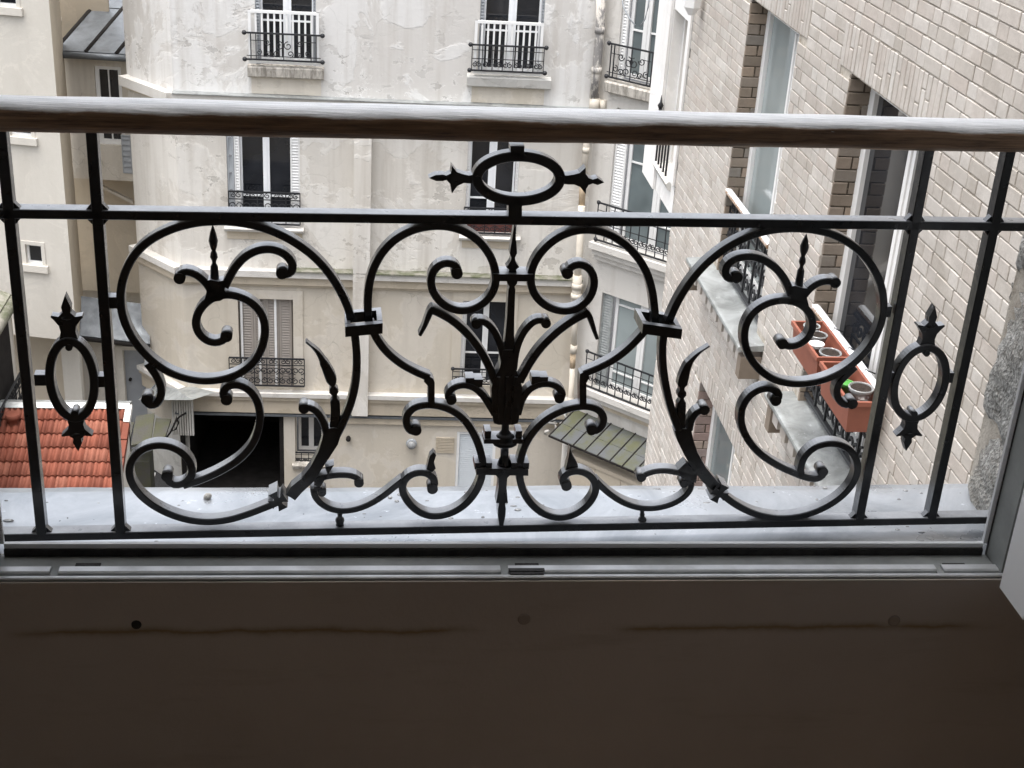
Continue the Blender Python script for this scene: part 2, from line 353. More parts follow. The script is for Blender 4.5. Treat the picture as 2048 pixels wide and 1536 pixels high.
# fixed window frame: stepped bottom rail and two jambs
XL, XR = -.473, .9
wf = thing('window_frame', 'grey white window frame with stepped tracks at the foot of the opening', 'window frame', (.2, 1.63, -1.06))
obj('weather_lip', MB().box(XL, XR, 1.656, 1.662, -1.062, -1.0385), M['pvc'], wf)
obj('gasket', MB().box(XL, XR, 1.6525, 1.656, -1.0565, -1.0455), M['rubber'], wf)
obj('rebate', MB().box(XL-.05, XR+.055, 1.594, 1.6555, -1.09, -1.0566), M['pvc_grey'], wf)
cuts = [at(x, 1146, Y=1.615).x for x in (101, 119, 1000, 1016, 1868, 1882)]
segs = [(XL-.05, cuts[0]), (cuts[1], cuts[2]), (cuts[3], cuts[4]), (cuts[5], XR+.045)]
for a, b in segs:
    mb = MB(); mb.prism([(a,1.6075,-1.0565),(a,1.6075,-1.0535),(a,1.610,-1.0518),(a,1.6215,-1.0518),(a,1.6235,-1.0535),(a,1.6235,-1.0565)], (b-a,0,0))
    obj('track', mb, M['alu'], wf)
for x in (110, 1008, 1875):
    p = at(x, 1150, Y=1.612); obj('track_joint', MB().box(p.x-.005, p.x+.005, 1.602, 1.618, -1.0566, -1.0545), M['pvc_grey'], wf)
mb = MB(); mb.prism([(XL-.05,1.5945,-1.0566),(XL-.05,1.5935,-1.0535),(XL-.05,1.5955,-1.0522),(XL-.05,1.5990,-1.0522),(XL-.05,1.6005,-1.0566)], (XR-XL+.1,0,0))
obj('inner_track', mb, M['alu'], wf)
for x in (176, 1054, 1909):
    p = at(x, 1130, Z=-1.0555); obj('drain_slot', MB().box(p.x-.0165, p.x+.0165, p.y-.004, p.y+.005, -1.0563, -1.0554), M['rubber'], wf)
k0, k1 = at(1020, 1150, Y=1.605).x, at(1086, 1150, Y=1.605).x
mb = MB(); mb.box(k0, k1, 1.5985, 1.6100, -1.056, -1.0505); mb.box(k0-.002, k1+.002, 1.604, 1.6110, -1.0508, -1.0494); obj('latch_keeper', mb, M['rubber'], wf)
for s, X0 in ((1, XR), (-1, XL)):
    def bx(a, b, y0, y1, z0, z1): lo, hi = sorted((X0+s*a, X0+s*b)); return MB().box(lo, hi, y0, y1, z0, z1)
    obj('jamb_lip', bx(0, .006, 1.656, 1.662, -1.0385, 1.2), M['pvc'], wf)
    obj('jamb_gasket', bx(.006, .020, 1.652, 1.656, -1.0565, 1.2), M['rubber'], wf)
    obj('jamb', bx(.0065, .16, 1.6005, 1.6523, -1.0564, .9), M['pvc_grey'], wf)
obj('head', MB().box(XL-.1, XR+.1, 1.6, 1.66, 1.2, 1.255), M['pvc_grey'], wf)

# open casement on the right, folded into the room
sa = thing('casement_sash', 'white window casement swung open into the room at right', 'window', (.9, 1.55, -1.04))
sx0, sx1 = .874, .932
def bevbox(x0, x1, y0, y1, z0, z1, c=.008):
    mb = MB(); mb.prism([(x0+c,y0,z0),(x1-c,y0,z0),(x1,y0,z0+c),(x1,y0,z1-c),(x1-c,y0,z1),(x0+c,y0,z1),(x0,y0,z1-c),(x0,y0,z0+c)], (0,y1-y0,0)); return mb
mb = MB(); mb.prism([(sx0+.012,1.545,-1.035),(sx1,1.545,-1.035),(sx1,1.47,-1.035),(sx0+.012,1.455,-1.035),(sx0,1.462,-1.035),(sx0,1.538,-1.035)], (0,0,1.9)); obj('stile', mb, M['pvc'], sa)
mb = MB(); mb.prism([(sx0,.86,-1.030),(sx0,.86,-.962),(sx0+.012,.86,-.95),(sx1,.86,-.95),(sx1,.86,-1.036),(sx0+.006,.86,-1.036)], (0,.6,0)); obj('bottom_rail', mb, M['pvc'], sa)
obj('stile', MB().box(sx0, sx1, .78, .86, -1.036, .865), M['pvc'], sa)
obj('pane', MB().box(.898, .906, .86, 1.46, -.952, .8), M['glass_grey'], sa)
obj('top_rail', MB().box(sx0, sx1, .86, 1.46, .8, .865), M['pvc'], sa)

# zinc sill outside
zs = thing('zinc_sill', 'pale bluish zinc window sill spotted with grime under the black guard', 'window sill', (.2, 1.8, -1.14))
NX, NY = 60, 12; vs = []; fs = []
for j in range(NY+1):
    for i in range(NX+1):
        x = -.585+i/NX*(1.63); t = j/NY
        y = 1.640+t*(1.962+.0155*(x-.2)-1.640); z = -1.085-.033*t+random.uniform(-1,1)*.0006+.0012*math.sin(x*9+t*5)
        if j == NY: z -= .004
        vs.append((x, y, z))
fs = [(j*(NX+1)+i, j*(NX+1)+i+1, (j+1)*(NX+1)+i+1, (j+1)*(NX+1)+i) for j in range(NY) for i in range(NX)]
mb = MB(); mb.add(vs, fs, True)
e0 = len(vs)-(NX+1); mb.add([v for v in vs[e0:]]+[(v[0], v[1]+.003, v[2]-.035) for v in vs[e0:]], [(i, i+1, NX+2+i, NX+1+i) for i in range(NX)], True)
obj('sheet', mb, M['zinc'], zs)
mb = MB(); rd = random.Random(11)
for k in range(150):
    x, t = rd.uniform(-.57, 1.0), rd.uniform(.15, .97); y = 1.640+t*(1.962+.0155*(x-.2)-1.640); z = -1.085-.033*t; r = rd.choice((.0012,.0016,.002,.0028,.004)); s = rd.uniform(.8, 2.2)
    a0 = len(mb.v); mb.lathe((x,y,z-.0006), (x,y,z+r*.42), [(0,r),(.4,r*.9),(.8,r*.5),(1,r*.1)], 8)
    for v in mb.v[a0:]: v.x = x+(v.x-x)*s
o = obj('water_drops', mb, M['clear_plastic'], zs); o['kind'] = 'stuff'
pb = at(415, 994, Z=-1.108); mb = MB(); mb.lathe(pb+Vector((-.006,0,-.003)), pb+Vector((.006,.002,.003)), [(0,.001),(.2,.0045),(.55,.006),(.85,.004),(1,.001)], 9)
tag(obj('pebble', mb, M['concrete']), 'tiny pebble lying on the zinc sill inside the left lower scroll', 'pebble')

# rough stone jamb on the right
sj = thing('stone_jamb', 'rough grey stone jamb at right edge of the window opening', 'stone wall', (1.0, 1.8, -1.14))
zc = [-1.16, -.985, -.74, -.46, -.2, .1, .4, .7, 1.25]
def hsh(a, b, c): return math.sin(a*12.9898+b*78.233+c*37.719)*43758.5453 % 1
for k in range(len(zc)-1):
    z0, z1 = zc[k]+.004, zc[k+1]-.004; gx, gz = 14, 18; vs = []
    off = random.uniform(-.012, .012)
    prof = [(.955, 1.672), (.985, 1.80), (1.008, 1.93), (1.022, 1.972), (1.045, 1.985), (1.25, 1.985)]
    for j in range(gz+1):
        t = j/gz; z = z0+(z1-z0)*t; ed = min(t, 1-t)*gz
        for i in range(gx+1):
            q = i/gx*(len(prof)-1); a = int(min(q, len(prof)-2)); f = q-a
            x = prof[a][0]*(1-f)+prof[a+1][0]*f; y = prof[a][1]*(1-f)+prof[a+1][1]*f
            r = (hsh(i, j, k)-.5)*.011+.008*math.sin(z*23+i*.9+k)+off+(.008 if ed < 1 else 0)
            vs.append((x+r+(.006 if k == 0 else 0), y+r*.2-(.01 if ed < 1 and i > 6 else 0), z+(hsh(j, i, k+9)-.5)*.004))
    mb = MB(); mb.add(vs, [(j*(gx+1)+i, j*(gx+1)+i+1, (j+1)*(gx+1)+i+1, (j+1)*(gx+1)+i) for j in range(gz) for i in range(gx)], True)
    mb.add([vs[i] for i in range(gx+1)]+[(1.3,1.7,z0)], [(i, gx+1, i+1) for i in range(gx)]); b = gz*(gx+1)
    mb.add([vs[b+i] for i in range(gx+1)]+[(1.3,1.7,z1)], [(i, i+1, gx+1) for i in range(gx)])
    obj('stone', mb, M['stone'], sj)
obj('mortar_bed', MB().box(1.012, 1.044, 1.69, 1.955, -1.16, 1.25), M['mortar'], sj)

# ------------------------------------------------------------------ black wrought iron window guard
PG = PL((0, 1.75-.00735), (1, .035)); DD = .0185
G = thing('window_guard', 'black wrought iron window guard of scrolls under a weathered wooden handrail', 'railing', tuple(PG.pt(.2, -1.085)))
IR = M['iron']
def gp(p): u, z = PG.px(*p); return Vector((u, z))
def spline(P, step=.004):
    if len(P) == 2: return [P[0], P[1]]
    Q = [P[0]*2-P[1]]+P+[P[-1]*2-P[-2]]; out = []
    for i in range(1, len(Q)-2):
        a, b, c, d = Q[i-1:i+3]; n = max(2, int((c-b).length/step))
        t0 = 0; t1 = t0+max(1e-5, (b-a).length)**.5; t2 = t1+max(1e-5, (c-b).length)**.5; t3 = t2+max(1e-5, (d-c).length)**.5
        for k in range(n):
            t = t1+(t2-t1)*k/n
            A1 = a*((t1-t)/(t1-t0))+b*((t-t0)/(t1-t0)); A2 = b*((t2-t)/(t2-t1))+c*((t-t1)/(t2-t1)); A3 = c*((t3-t)/(t3-t2))+d*((t-t2)/(t3-t2))
            B1 = A1*((t2-t)/(t2-t0))+A2*((t-t0)/(t2-t0)); B2 = A2*((t3-t)/(t3-t1))+A3*((t-t1)/(t3-t1))
            out.append(B1*((t2-t)/(t2-t1))+B2*((t-t1)/(t2-t1)))
    return out+[P[-1]]
def smooth_pts(P, it=1):
    for _ in range(it): P = [P[0]]+[(P[i-1]+P[i]*2+P[i+1])/4 for i in range(1, len(P)-1)]+[P[-1]]
    return P
def ribbon(mb, P, t, D=DD, d0=0., taper=None, closed=False):
    n = len(P); c = .0013
    def fr(i):
        a = P[(i+1) % n] if (closed or i < n-1) else P[i]; b = P[(i-1) % n] if (closed or i > 0) else P[i]
        q = (a-b).normalized(); return PG.u*(-q.y)+Vector((0,0,q.x)), -PG.n
    def prof(i):
        w = t*(taper(i/(n-1)) if taper else 1)/2; w = max(w, .0014)
        return [(-w+c,0),(w-c,0),(w,c),(w,D-c),(w-c,D),(-w+c,D),(-w,D-c),(-w,c)]
    mb.sweep([PG.pt(p.x, p.y, -d0) for p in P], prof, fr, closed)
def scroll(pts, t=.0108, curl=True, curl0=False, name='scroll', taper=None, D=DD, sm=1, cr=None):
    P = spline(smooth_pts([gp(p) for p in pts], sm)); mb = MB(); ribbon(mb, P, t, D, taper=taper)
    for on, p in ((curl, P[-1]), (curl0, P[0])):
        if on: r = cr or t*.72; mb.cyl(PG.pt(p.x, p.y, .0015), PG.pt(p.x, p.y, -D-.002), r, 16)
    return obj(name, mb, IR, G)
def plate(pts, D=DD, d0=0., name='leaf'):
    mb = MB(); mb.prism([PG.pt(*gp(p), -d0) for p in pts], -PG.n*D); return obj(name, mb, IR, G)
def spindle(a, b, prof, name='finial', flat=.0):
    A, B = gp(a), gp(b); mb = MB()
    mb.lathe(PG.pt(A.x, A.y, -DD/2), PG.pt(B.x, B.y, -DD/2), [(t, r/1480) for t, r in prof], 12); return obj(name, mb, IR, G)

# frame bars
def hbar(x0, x1, ztop, h, D, name='rail', d=0.):
    mb = MB(); c = .001
    P = [PG.pt(x0, 0), PG.pt(x1, 0)]
    mb.prism([PG.pt(x0, z, -q) for z, q in ((ztop-h+c,0),(ztop-c,0),(ztop,c),(ztop,D-c),(ztop-c,D),(ztop-h+c,D),(ztop-h,D-c),(ztop-h,c))], PG.u*(x1-x0))
    return obj(name, mb, IR, G)
BZ = .5*(gp((300, 422)).y+gp((1700, 442)).y)      # top edge of the upper rail's front face
hbar(-1.0, 1.04, BZ, .0125, .024)
LZ = .5*(gp((300, 1060)).y+gp((1500, 1046)).y)
hbar(-.565, 1.0, LZ, .0125, .022)
for pa, pb in (((19,441),(80,1050)), ((193,441),(241,1045)), ((1825.6,476),(1720,1045)), ((1988,461),(1864,1045))):
    u = .5*(gp(pa).x+gp(pb).x); mb = MB(); w, D = .0068, .020; c = .001
    mb.prism([PG.pt(u+a, LZ-.002, -q) for a, q in ((-w+c,0),(w-c,0),(w,c),(w,D-c),(w-c,D),(-w+c,D),(-w,D-c),(-w,c))], (0,0,-.475-(LZ-.002)))
    for zz, s in ((BZ, 1), (BZ-.0125, -1), (LZ, 1)):            # weld fillets at the crossings
        for q in (-1, 1):
            mb.prism([PG.pt(u+q*w, zz, -.004), PG.pt(u+q*(w+.007), zz, -.004), PG.pt(u+q*w, zz+s*.008, -.004)], -PG.n*.010)
    obj('post', mb, IR, G)
# handrail
HZ = -.471; mb = MB(); K = 22; path = []
for i in range(121): path.append(PG.pt(-1.0+2.04*i/120, HZ, -.010))
prof0 = []
for q in range(K):
    a = 2*PI*q/K; cx, sz = math.cos(a), math.sin(a)
    prof0.append((.027*math.copysign(abs(cx)**.75, cx), .0205*math.copysign(abs(sz)**.72, sz)))
mb.sweep(path, lambda i: [(p+.0005*math.sin(i*.9+q)+random.uniform(-.0002,.0002), z+.0004*math.sin(i*.37+q*.6)) for q, (p, z) in enumerate(prof0)], lambda i: (PG.n, Vector((0,0,1))), False, True)
obj('handrail', mb, M['handrail'], G, 'wooden handrail weathered silver on top and brown below')

# --- top oval with spear ends
def oval(c, rx, ry, t, D=DD):
    C = gp(c); mb = MB(); P = [Vector((C.x+rx*math.cos(2*PI*i/64), C.y+ry*math.sin(2*PI*i/64))) for i in range(64)]
    ribbon(mb, P, t, D, closed=True); return obj('oval_ring', mb, IR, G)
a, b = gp((955, 356)), gp((1121, 360)); ct, cb = gp((1037, 314)), gp((1037, 403))
oval((1038, 358.5), (b.x-a.x)/2, (ct.y-cb.y)/2, .0135)
plate([(1021,292),(1049,292),(1048,318),(1022,318)], .02, name='stem'); plate([(1017,402),(1044,402),(1044,434),(1017,434)], .02, name='stem')
plate([(948,350),(938,352),(925,349),(914,345),(904,332),(902,348),(893,352),(886,350),(872,351),(858,357),(872,363),(886,363),(893,361),(901,369),(904,388),(915,373),(928,367),(940,368),(949,368)], .017, .002, 'finial')
plate([(1124,351),(1136,352),(1148,350),(1160,347),(1172,336),(1172,349),(1178,357),(1186,360),(1196,357),(1209,366),(1196,371),(1186,368),(1178,371),(1173,379),(1172,389),(1161,375),(1149,370),(1137,370),(1124,369)], .017, .002, 'finial')
for x in (955, 1119):
    q = gp((x, 359)); obj('stud', MB().cyl(PG.pt(q.x, q.y, .002), PG.pt(q.x, q.y, -.022), .0052, 12), IR, G)
# --- side ovals
for (l, r, t, bt, crn, tip, crb, tib) in (((99,760),(188,766),(144,684),(139,838),(131,636),(126,592),(143,872),(148,905)), ((1793,759),(1893,759),(1849,697),(1836,838),(1862,650),(1871.6,614.7),(1821,869),(1817,904))):
    L, Rr, T, B = gp(l), gp(r), gp(t), gp(bt); C = Vector(((L.x+Rr.x)/2, (T.y+B.y)/2)); mb = MB()
    P = [Vector((C.x+(Rr.x-L.x)/2*math.cos(2*PI*i/64), C.y+(T.y-B.y)/2*math.sin(2*PI*i/64))) for i in range(64)]
    ribbon(mb, P, .0115, DD, closed=True); obj('oval_ring', mb, IR, G)
    for (q0, q1, s) in ((T, gp(tip), 1), (B, gp(tib), -1)):
        Ln = abs(q1.y-q0.y); x = C.x
        po = [(-.012,.02),(-.0095,.20),(-.011,.33),(-.0165,.45),(-.0205,.52),(-.0195,.555),(-.0105,.53),(-.0075,.58),(-.0050,.62),(-.0062,.74),(0,1.0),(.0062,.74),(.0050,.62),(.0075,.58),(.0105,.53),(.0195,.555),(.0205,.52),(.0165,.45),(.011,.33),(.0095,.20),(.012,.02)]
        mb = MB(); mb.prism([PG.pt(x+px_, q0.y+s*Ln*f, -.003) for px_, f in po], -PG.n*.014)
        mb.lathe(PG.pt(x, q0.y+s*Ln*.45, -.010), PG.pt(x, q0.y+s*Ln*.98, -.010), [(0,.007),(.12,.011),(.22,.0055),(.5,.0068),(1,.0006)], 10)
        obj('finial', mb, IR, G)
        obj('stud', MB().cyl(PG.pt(x, q0.y-s*.008, .001), PG.pt(x, q0.y-s*.008, -.02), .0048, 10), IR, G)
for x0, x1, y in ((68,100,762),(186,210,765),(1778,1796,757),(1890,1908,757),(216,242,607),(1768,1784,625)):
    a, b = gp((x0, y)), gp((x1, y)); mb = MB()
    mb.hexa([PG.pt(a.x,a.y-.008,-.002),PG.pt(b.x,a.y-.008,-.002),PG.pt(b.x,a.y-.008,-.018),PG.pt(a.x,a.y-.008,-.018),PG.pt(a.x,a.y+.008,-.002),PG.pt(b.x,a.y+.008,-.002),PG.pt(b.x,a.y+.008,-.018),PG.pt(a.x,a.y+.008,-.018)])
    obj('spacer', mb, IR, G)

# --- big spirals, left and right
scroll([(701.5,640),(701.5,628.7),(683.7,585.5),(660.9,550),(633,517),(602.5,494),(567,471),(523.8,455),(485.7,446),(440,442),(393.5,445),(355.5,454),(317.4,469),(287,489),(264,514.4),(250,542),(241,573),(239.4,600.7),(242.5,626),(250,651.5),(264,679.4),(281.8,702.3),(307.2,727.7),(337.7,748),(375.8,761),(411.3,765),(446.9,762),(482.4,748),(508,731),(522,704),(530,677),(532,651.5),(523.8,626),(506,605.8),(478,593),(455,589),(431.6,592),(408.8,605.8),(393.5,628),(388.5,649),(396,669),(411,684),(431.6,689),(446.9,684),(453,673)])
scroll([(1339,645),(1343,634),(1354.8,605.5),(1376.7,569),(1409.6,528.8),(1446,499.6),(1489.9,475),(1533.7,461.5),(1577.6,456.5),(1628.7,458.7),(1672.5,469),(1712.7,492.3),(1745.5,528.8),(1763.8,565.3),(1771,605.5),(1767.5,642),(1752.8,678.5),(1727.3,715),(1687,747.9),(1639.6,767),(1592,772),(1552,765),(1519,744.2),(1497.2,715),(1487,682),(1489.9,652),(1504.5,625),(1533.7,605.5),(1570.2,598.5),(1603,605.5),(1624,627.4),(1630,652.9),(1621.4,677),(1600,692),(1577.6,697),(1565,688)])
# lower outer spirals
scroll([(560,1004),(536,1014.5),(490.8,1032),(455,1043),(416.4,1047),(375.8,1043),(337.7,1031),(299.6,1011),(274,988),(258,961),(256,938),(265,915.5),(284,898),(312,889.5),(340,893),(365.6,905),(382,925.7),(387,946),(380,962),(363,971),(348,973),(335,967),(334,953)])
scroll([(1437,984),(1446,991),(1471.6,1012),(1508,1031),(1555.6,1041),(1603,1036),(1647,1021),(1687,996),(1711,967),(1719,939),(1715,914),(1694.4,892),(1665,885),(1628.7,892),(1607,914),(1600,939),(1603,953)], curl=False)
# C-scrolls between the big spiral and the lower one
scroll([(366,973),(401,963.7),(444,943),(482,920.6),(505,895),(518,864),(522.5,832),(516,801),(499,779),(477,769),(456,771),(445,782),(445,796),(453,800)])
scroll([(1646,944),(1650,953),(1638,961),(1614,959),(1592,947),(1552,933),(1515.5,908),(1490,875.7),(1480,843),(1483,813.6),(1500.9,789),(1522.8,777),(1546,777),(1560,786),(1561,798),(1552,802)], curl0=True)
# small tails
scroll([(294,728),(314,752),(323.7,776),(323.7,796),(312.3,813),(299,814),(291,807),(294,800)])
scroll([(1712,735),(1692,754),(1676,768),(1671,788),(1680,808),(1696,814),(1705,808)])
# leaf trios on the inner spirals
plate([(409,600),(413,585),(409,562),(420,560),(437,563),(452,560),(449,580),(455,594),(440,602),(425,604)], name='leaf_base')
scroll([(424,585),(411.3,564),(391,548),(371,542),(359,548),(359,557)], .0105)
scroll([(449,575),(458,556),(470,534.7),(489,512),(515,500),(541.6,497.5),(563,504),(581,518),(588,533),(584,547),(573,552),(564,547)], .0110)
spindle((429,574), (424.5,454), [(0,9),(.12,8.5),(.3,7.5),(.36,4),(.40,4.2),(.46,7.5),(.52,6.5),(.57,4),(.66,7.5),(.74,9),(.86,6),(1,.6)])
plate([(1576,610),(1582,596),(1577,573),(1590,572),(1605,576),(1617,577),(1613,592),(1618,612),(1600,606)], name='leaf_base')
scroll([(1583,590),(1576,565),(1556,537),(1527,517),(1497,511.5),(1471,518),(1455,528),(1448,544),(1454,559),(1466,561),(1474,555)], .0110)
scroll([(1608,594),(1618,580),(1636,566),(1656,561),(1671,566)], .0105)
spindle((1601,580), (1617,472), [(0,9),(.12,8.5),(.32,7.5),(.38,4),(.42,4.2),(.48,7.5),(.54,6.5),(.59,4),(.68,8),(.76,9.5),(.88,6),(1,.6)])
# side leaves (plate with three arms)
scroll([(708,660),(711.7,682),(714.5,720),(714,758),(706.6,796),(694,831.7),(678.7,864.7),(664,890)], curl=False)
plate([(648,858),(668,856),(685,860),(676,889),(661,912),(646,934),(628,963),(604,985),(590,1001),(583,996),(572,990),(582,974),(603,957),(622,932),(637,903),(644,880)], name='leaf')
scroll([(653,866),(645,838),(632,821),(616,814),(608,817)], .0105)
mb = MB(); PP = spline([gp(p) for p in ((668,864),(671,830),(669.5,800),(666,776),(661,758),(650,734),(635,708),(612,687))])
def bal(t): return 1.25-.9*math.exp(-((t-.36)/.025)**2)-.75*math.exp(-((t-.47)/.025)**2)+(.15 if .5 < t < .75 else 0)-max(0, (t-.6)*2.9)
ribbon(mb, PP, .0105, .014, .003, bal); obj('finial', mb, IR, G)
scroll([(1331,660),(1325.6,682),(1324,726),(1333,784),(1347.5,835),(1362,870),(1375,895)], curl=False)
plate([(1349,862),(1366,858),(1382,858),(1387,880),(1395,905),(1412,935),(1432,960),(1446,975),(1437,990),(1424,980),(1406,965),(1386,940),(1369,911),(1355,882)], name='leaf')
scroll([(1379,862),(1382,838),(1394,824),(1409,820)], .0105)
mb = MB(); PP = spline([gp(p) for p in ((1363,866),(1364,830),(1365.7,795),(1366,778),(1370,757),(1380,731),(1399,710),(1421,695))])
ribbon(mb, PP, .0105, .014, .003, bal); obj('finial', mb, IR, G)
# knots where leaves meet the lower spirals
for c, dx in (((556,1000), 1), ((1438,985), -1)):
    C = gp(c); mb = MB()
    for ang, L, w in ((.5*dx, .024, .011), (.5*dx+PI/2, .030, .010)):
        ca, sa_ = math.cos(ang), math.sin(ang)
        pts = [(-L/2,-w*.7),(-L/4,-w*.38),(L/4,-w*.38),(L/2,-w*.7),(L/2,w*.7),(L/4,w*.38),(-L/4,w*.38),(-L/2,w*.7)]
        mb.prism([PG.pt(C.x+x*ca-z*sa_, C.y+x*sa_+z*ca, .004) for x, z in pts], -PG.n*.030)
    obj('knot', mb, IR, G)
# --- heart scrolls in the middle
scroll([(738,648),(736,636),(735,593),(738,567.7),(747,534.7),(762.5,506.8),(787.8,479),(820.9,461),(856.4,453),(888,451.5),(920,458),(945,472),(965,488),(983,514),(993,542),(993,567.7),(986,590.6),(968,610),(943.5,622.5),(918,624),(895,617),(876,602),(864,584),(860,562),(866,542),(878,530),(895,525.5),(910,529),(917.5,540),(914,547)])
scroll([(1312,650),(1310,618.5),(1306.6,583),(1296.4,544.9),(1276,511.9),(1245.6,484),(1215,466),(1184.7,459.5),(1154.2,460),(1121.2,471.2),(1093.3,491.6),(1073,517),(1061.5,542.3),(1060.3,567.7),(1067.9,590.6),(1083,608.4),(1108.5,622),(1133.9,625.5),(1159.3,619),(1182,600.7),(1191,572.8),(1189,550),(1177,533),(1156.8,526.5),(1140,534.7),(1135,547)])
scroll([(741,648),(744.7,659),(752.3,679.4),(772.6,707.4),(800.5,730),(831,746),(858,756.5)], curl=False)
plate([(850,748),(866,757),(869.5,765),(869.5,810),(856,810),(856,772),(848,764)], name='elbow')
scroll([(1300,652),(1284,672),(1256,702.3),(1228,722.6),(1197.4,738),(1168,749)], curl=False)
plate([(1176,740),(1160,748),(1159,765),(1159.5,810),(1173,810),(1173,766),(1178,757)], name='elbow')
scroll([(832,861),(828,868),(817,862),(811,847),(813,829),(826,815.5),(851,809),(881,812.5),(910,823),(935,845),(950,872),(960,898),(967.5,925),(966.5,955),(952,990),(929,1015),(897,1033),(862,1037),(836,1027),(814,1006),(803,984),(804,966),(818,950.5),(838.6,944.5),(856,947.5),(869,957),(871.5,970),(865,978)], curl0=True)
scroll([(1184,860),(1192,867),(1205,858),(1212,837),(1202,820),(1177,811.5),(1149,815),(1116,825),(1088,842),(1065,865),(1047.6,895),(1039,925),(1038,958),(1046,988),(1063,1012),(1088,1033),(1118.7,1039.5),(1149,1034),(1174.5,1016),(1191,994),(1195,974),(1187,957),(1171,945),(1151.7,942),(1134,947),(1124,958),(1126,968),(1133,972)], curl0=True)
# S tails along the bottom
scroll([(806,962),(795.5,968.8),(770,993),(739.6,1011),(709,1022.5),(681,1025),(656,1019.5),(636,1006),(626,989),(627,977)], .0095, curl=False)
scroll([(626,988),(631,977),(641,978),(644,985)], .0085)
scroll([(630,965),(640,957),(656,953.5),(681,950.5),(705,951),(719,959),(718,966)], .0095)
scroll([(1192,963),(1202.5,974),(1220,991),(1248,1008.5),(1276,1018.5),(1311.6,1020),(1344.6,1011.5),(1372,996),(1384,979),(1383,968)], .0095, curl=False)
scroll([(1384,976),(1380,963),(1371,962),(1368,968)], .0085)
scroll([(1392,955),(1364,949),(1337,941),(1311.6,942),(1291,949.5),(1283,955)], .0095)
plate([(628,970),(640,955),(655,948),(650,935),(668,930),(640,975)], name='leaf_base')
plate([(1356,940),(1372,925),(1395,948),(1392,966),(1374,962),(1362,954)], name='leaf_base')
for x in (680, 1287):
    spindle((x,1022), (x,1056), [(0,6),(.25,4.5),(.4,6),(.5,4.5),(.62,9),(.75,10),(.9,8),(1,9)], 'foot')
plate([(852,948),(856,930),(860,915),(868,907),(873,913),(868,928),(872,940),(862,950)], .013, .004, 'bud'); plate([(1131,946),(1136,926),(1141,898),(1146,912),(1156,930),(1158,942),(1146,950)], .013, .004, 'bud')
# centre: spear, cross collar, plume, vase foot
def axial(cx, pts, D, d0, name): return plate([(cx(y)-w, y) for y, w in pts]+[(cx(y)+w, y) for y, w in reversed(pts)], D, d0, name)
cxf = lambda y: 1030-(y-450)*.0455
axial(cxf, [(449,.8),(480,4),(508,7.5),(517,3.5),(524,5),(531,9),(536,13),(541,7),(548,9)], .014, .003, 'spear')
plate([(986,546),(1066,547),(1066,561),(986,560)], .03, -.004, 'collar')
axial(cxf, [(558,11),(568,10),(574,5),(580,7),(640,7.5),(700,10),(740,14),(762,20)], .018, .0015, 'shaft')
cxp = lambda y: 1014-(y-760)*.03
axial(cxp, [(700,10),(735,15),(757,26),(775,31),(800,29),(825,27),(838,26),(846,24),(849,14)], .024, -.001, 'plume')
for dx in (-17, 0, 17): axial(lambda y, dx=dx: cxp(y)+dx*(1-(y-760)/260), [(752,3.2),(790,3.6),(835,2.4),(845,1.2)], .006, -.0045, 'plume_rib')
for pts in ([(1003,800),(988,756),(974,722.6),(953.6,690),(928,660),(903,640),(880,628),(862,620)], [(1040,765),(1057.7,730),(1078,700),(1106,672),(1134,649.5),(1159,634.5),(1177,627)]):
    scroll(pts, .0110, curl=False, name='plume_arm')
for pts in ([(868,618),(861,622),(857,636),(849,656.6),(840,672)], [(1169,623),(1178,627),(1183,644),(1189.7,664),(1195,679)]):
    scroll(pts, .0085, curl=False, name='plume_tip', taper=lambda t: 1.15-.6*t)
scroll([(1012,740),(1005,705),(999,682),(987,658),(970,643),(957,642),(953,648)], .0095, name='plume_arm'); scroll([(1028,740),(1030,712),(1037.4,682),(1052.6,657),(1070,641),(1085,640),(1092,647)], .0095, name='plume_arm')
scroll([(990,830),(979,812),(966,788.5),(948.5,774),(925.7,769),(906,774.5),(895,789),(895,798),(903,800)], .0100, name='plume_arm'); scroll([(1036,830),(1043,797),(1058,779),(1078,769),(1100,767),(1119,774.5),(1127,788),(1126,796),(1119,797)], .0100, name='plume_arm')
for x, y in ((940,762),(957,765),(1072,759),(1088,760)):
    p = gp((x, y)); mb = MB(); mb.hexa([PG.pt(p.x+a, p.y+b, -c) for b in (-.008,.004) for a, c in ((-.006,.001),(.006,.001),(.006,.022),(-.006,.022))]); obj('plume_block', mb, IR, G)
spindle((1012.5,846), (1010,936), [(0,9),(.1,8),(.22,8),(.30,14),(.36,21),(.44,22),(.46,27),(.50,27),(.53,20),(.62,9),(.8,9),(.92,14),(1,16)], 'vase')
plate([(968,878),(1046,878),(1046,887),(968,887)], .026, -.001, 'collar')
plate([(952,934),(1056,936),(1056,949),(952,947)], .03, -.004, 'collar')
for x in (955, 978, 1028, 1052): 
    p = gp((x, 932)); mb = MB(); mb.hexa([PG.pt(p.x+a, p.y+b, -c) for b in (-.004,.006) for a, c in ((-.0042,-.002),(.0042,-.002),(.0042,.024),(-.0042,.024))]); obj('collar_block', mb, IR, G)
for x in (976, 1038):
    p = gp((x, 873)); mb = MB(); mb.hexa([PG.pt(p.x+a, p.y+b, -c) for b in (-.006,.008) for a, c in ((-.0045,.001),(.0045,.001),(.0045,.022),(-.0045,.022))]); obj('collar_block', mb, IR, G)
axial(lambda y: 1006-(y-945)*.03, [(947,18),(956,9),(975,8),(1000,11),(1006,12),(1006.5,6),(1018,8),(1032,7.5),(1044,5),(1052,4)], .02, 0, 'pendant')
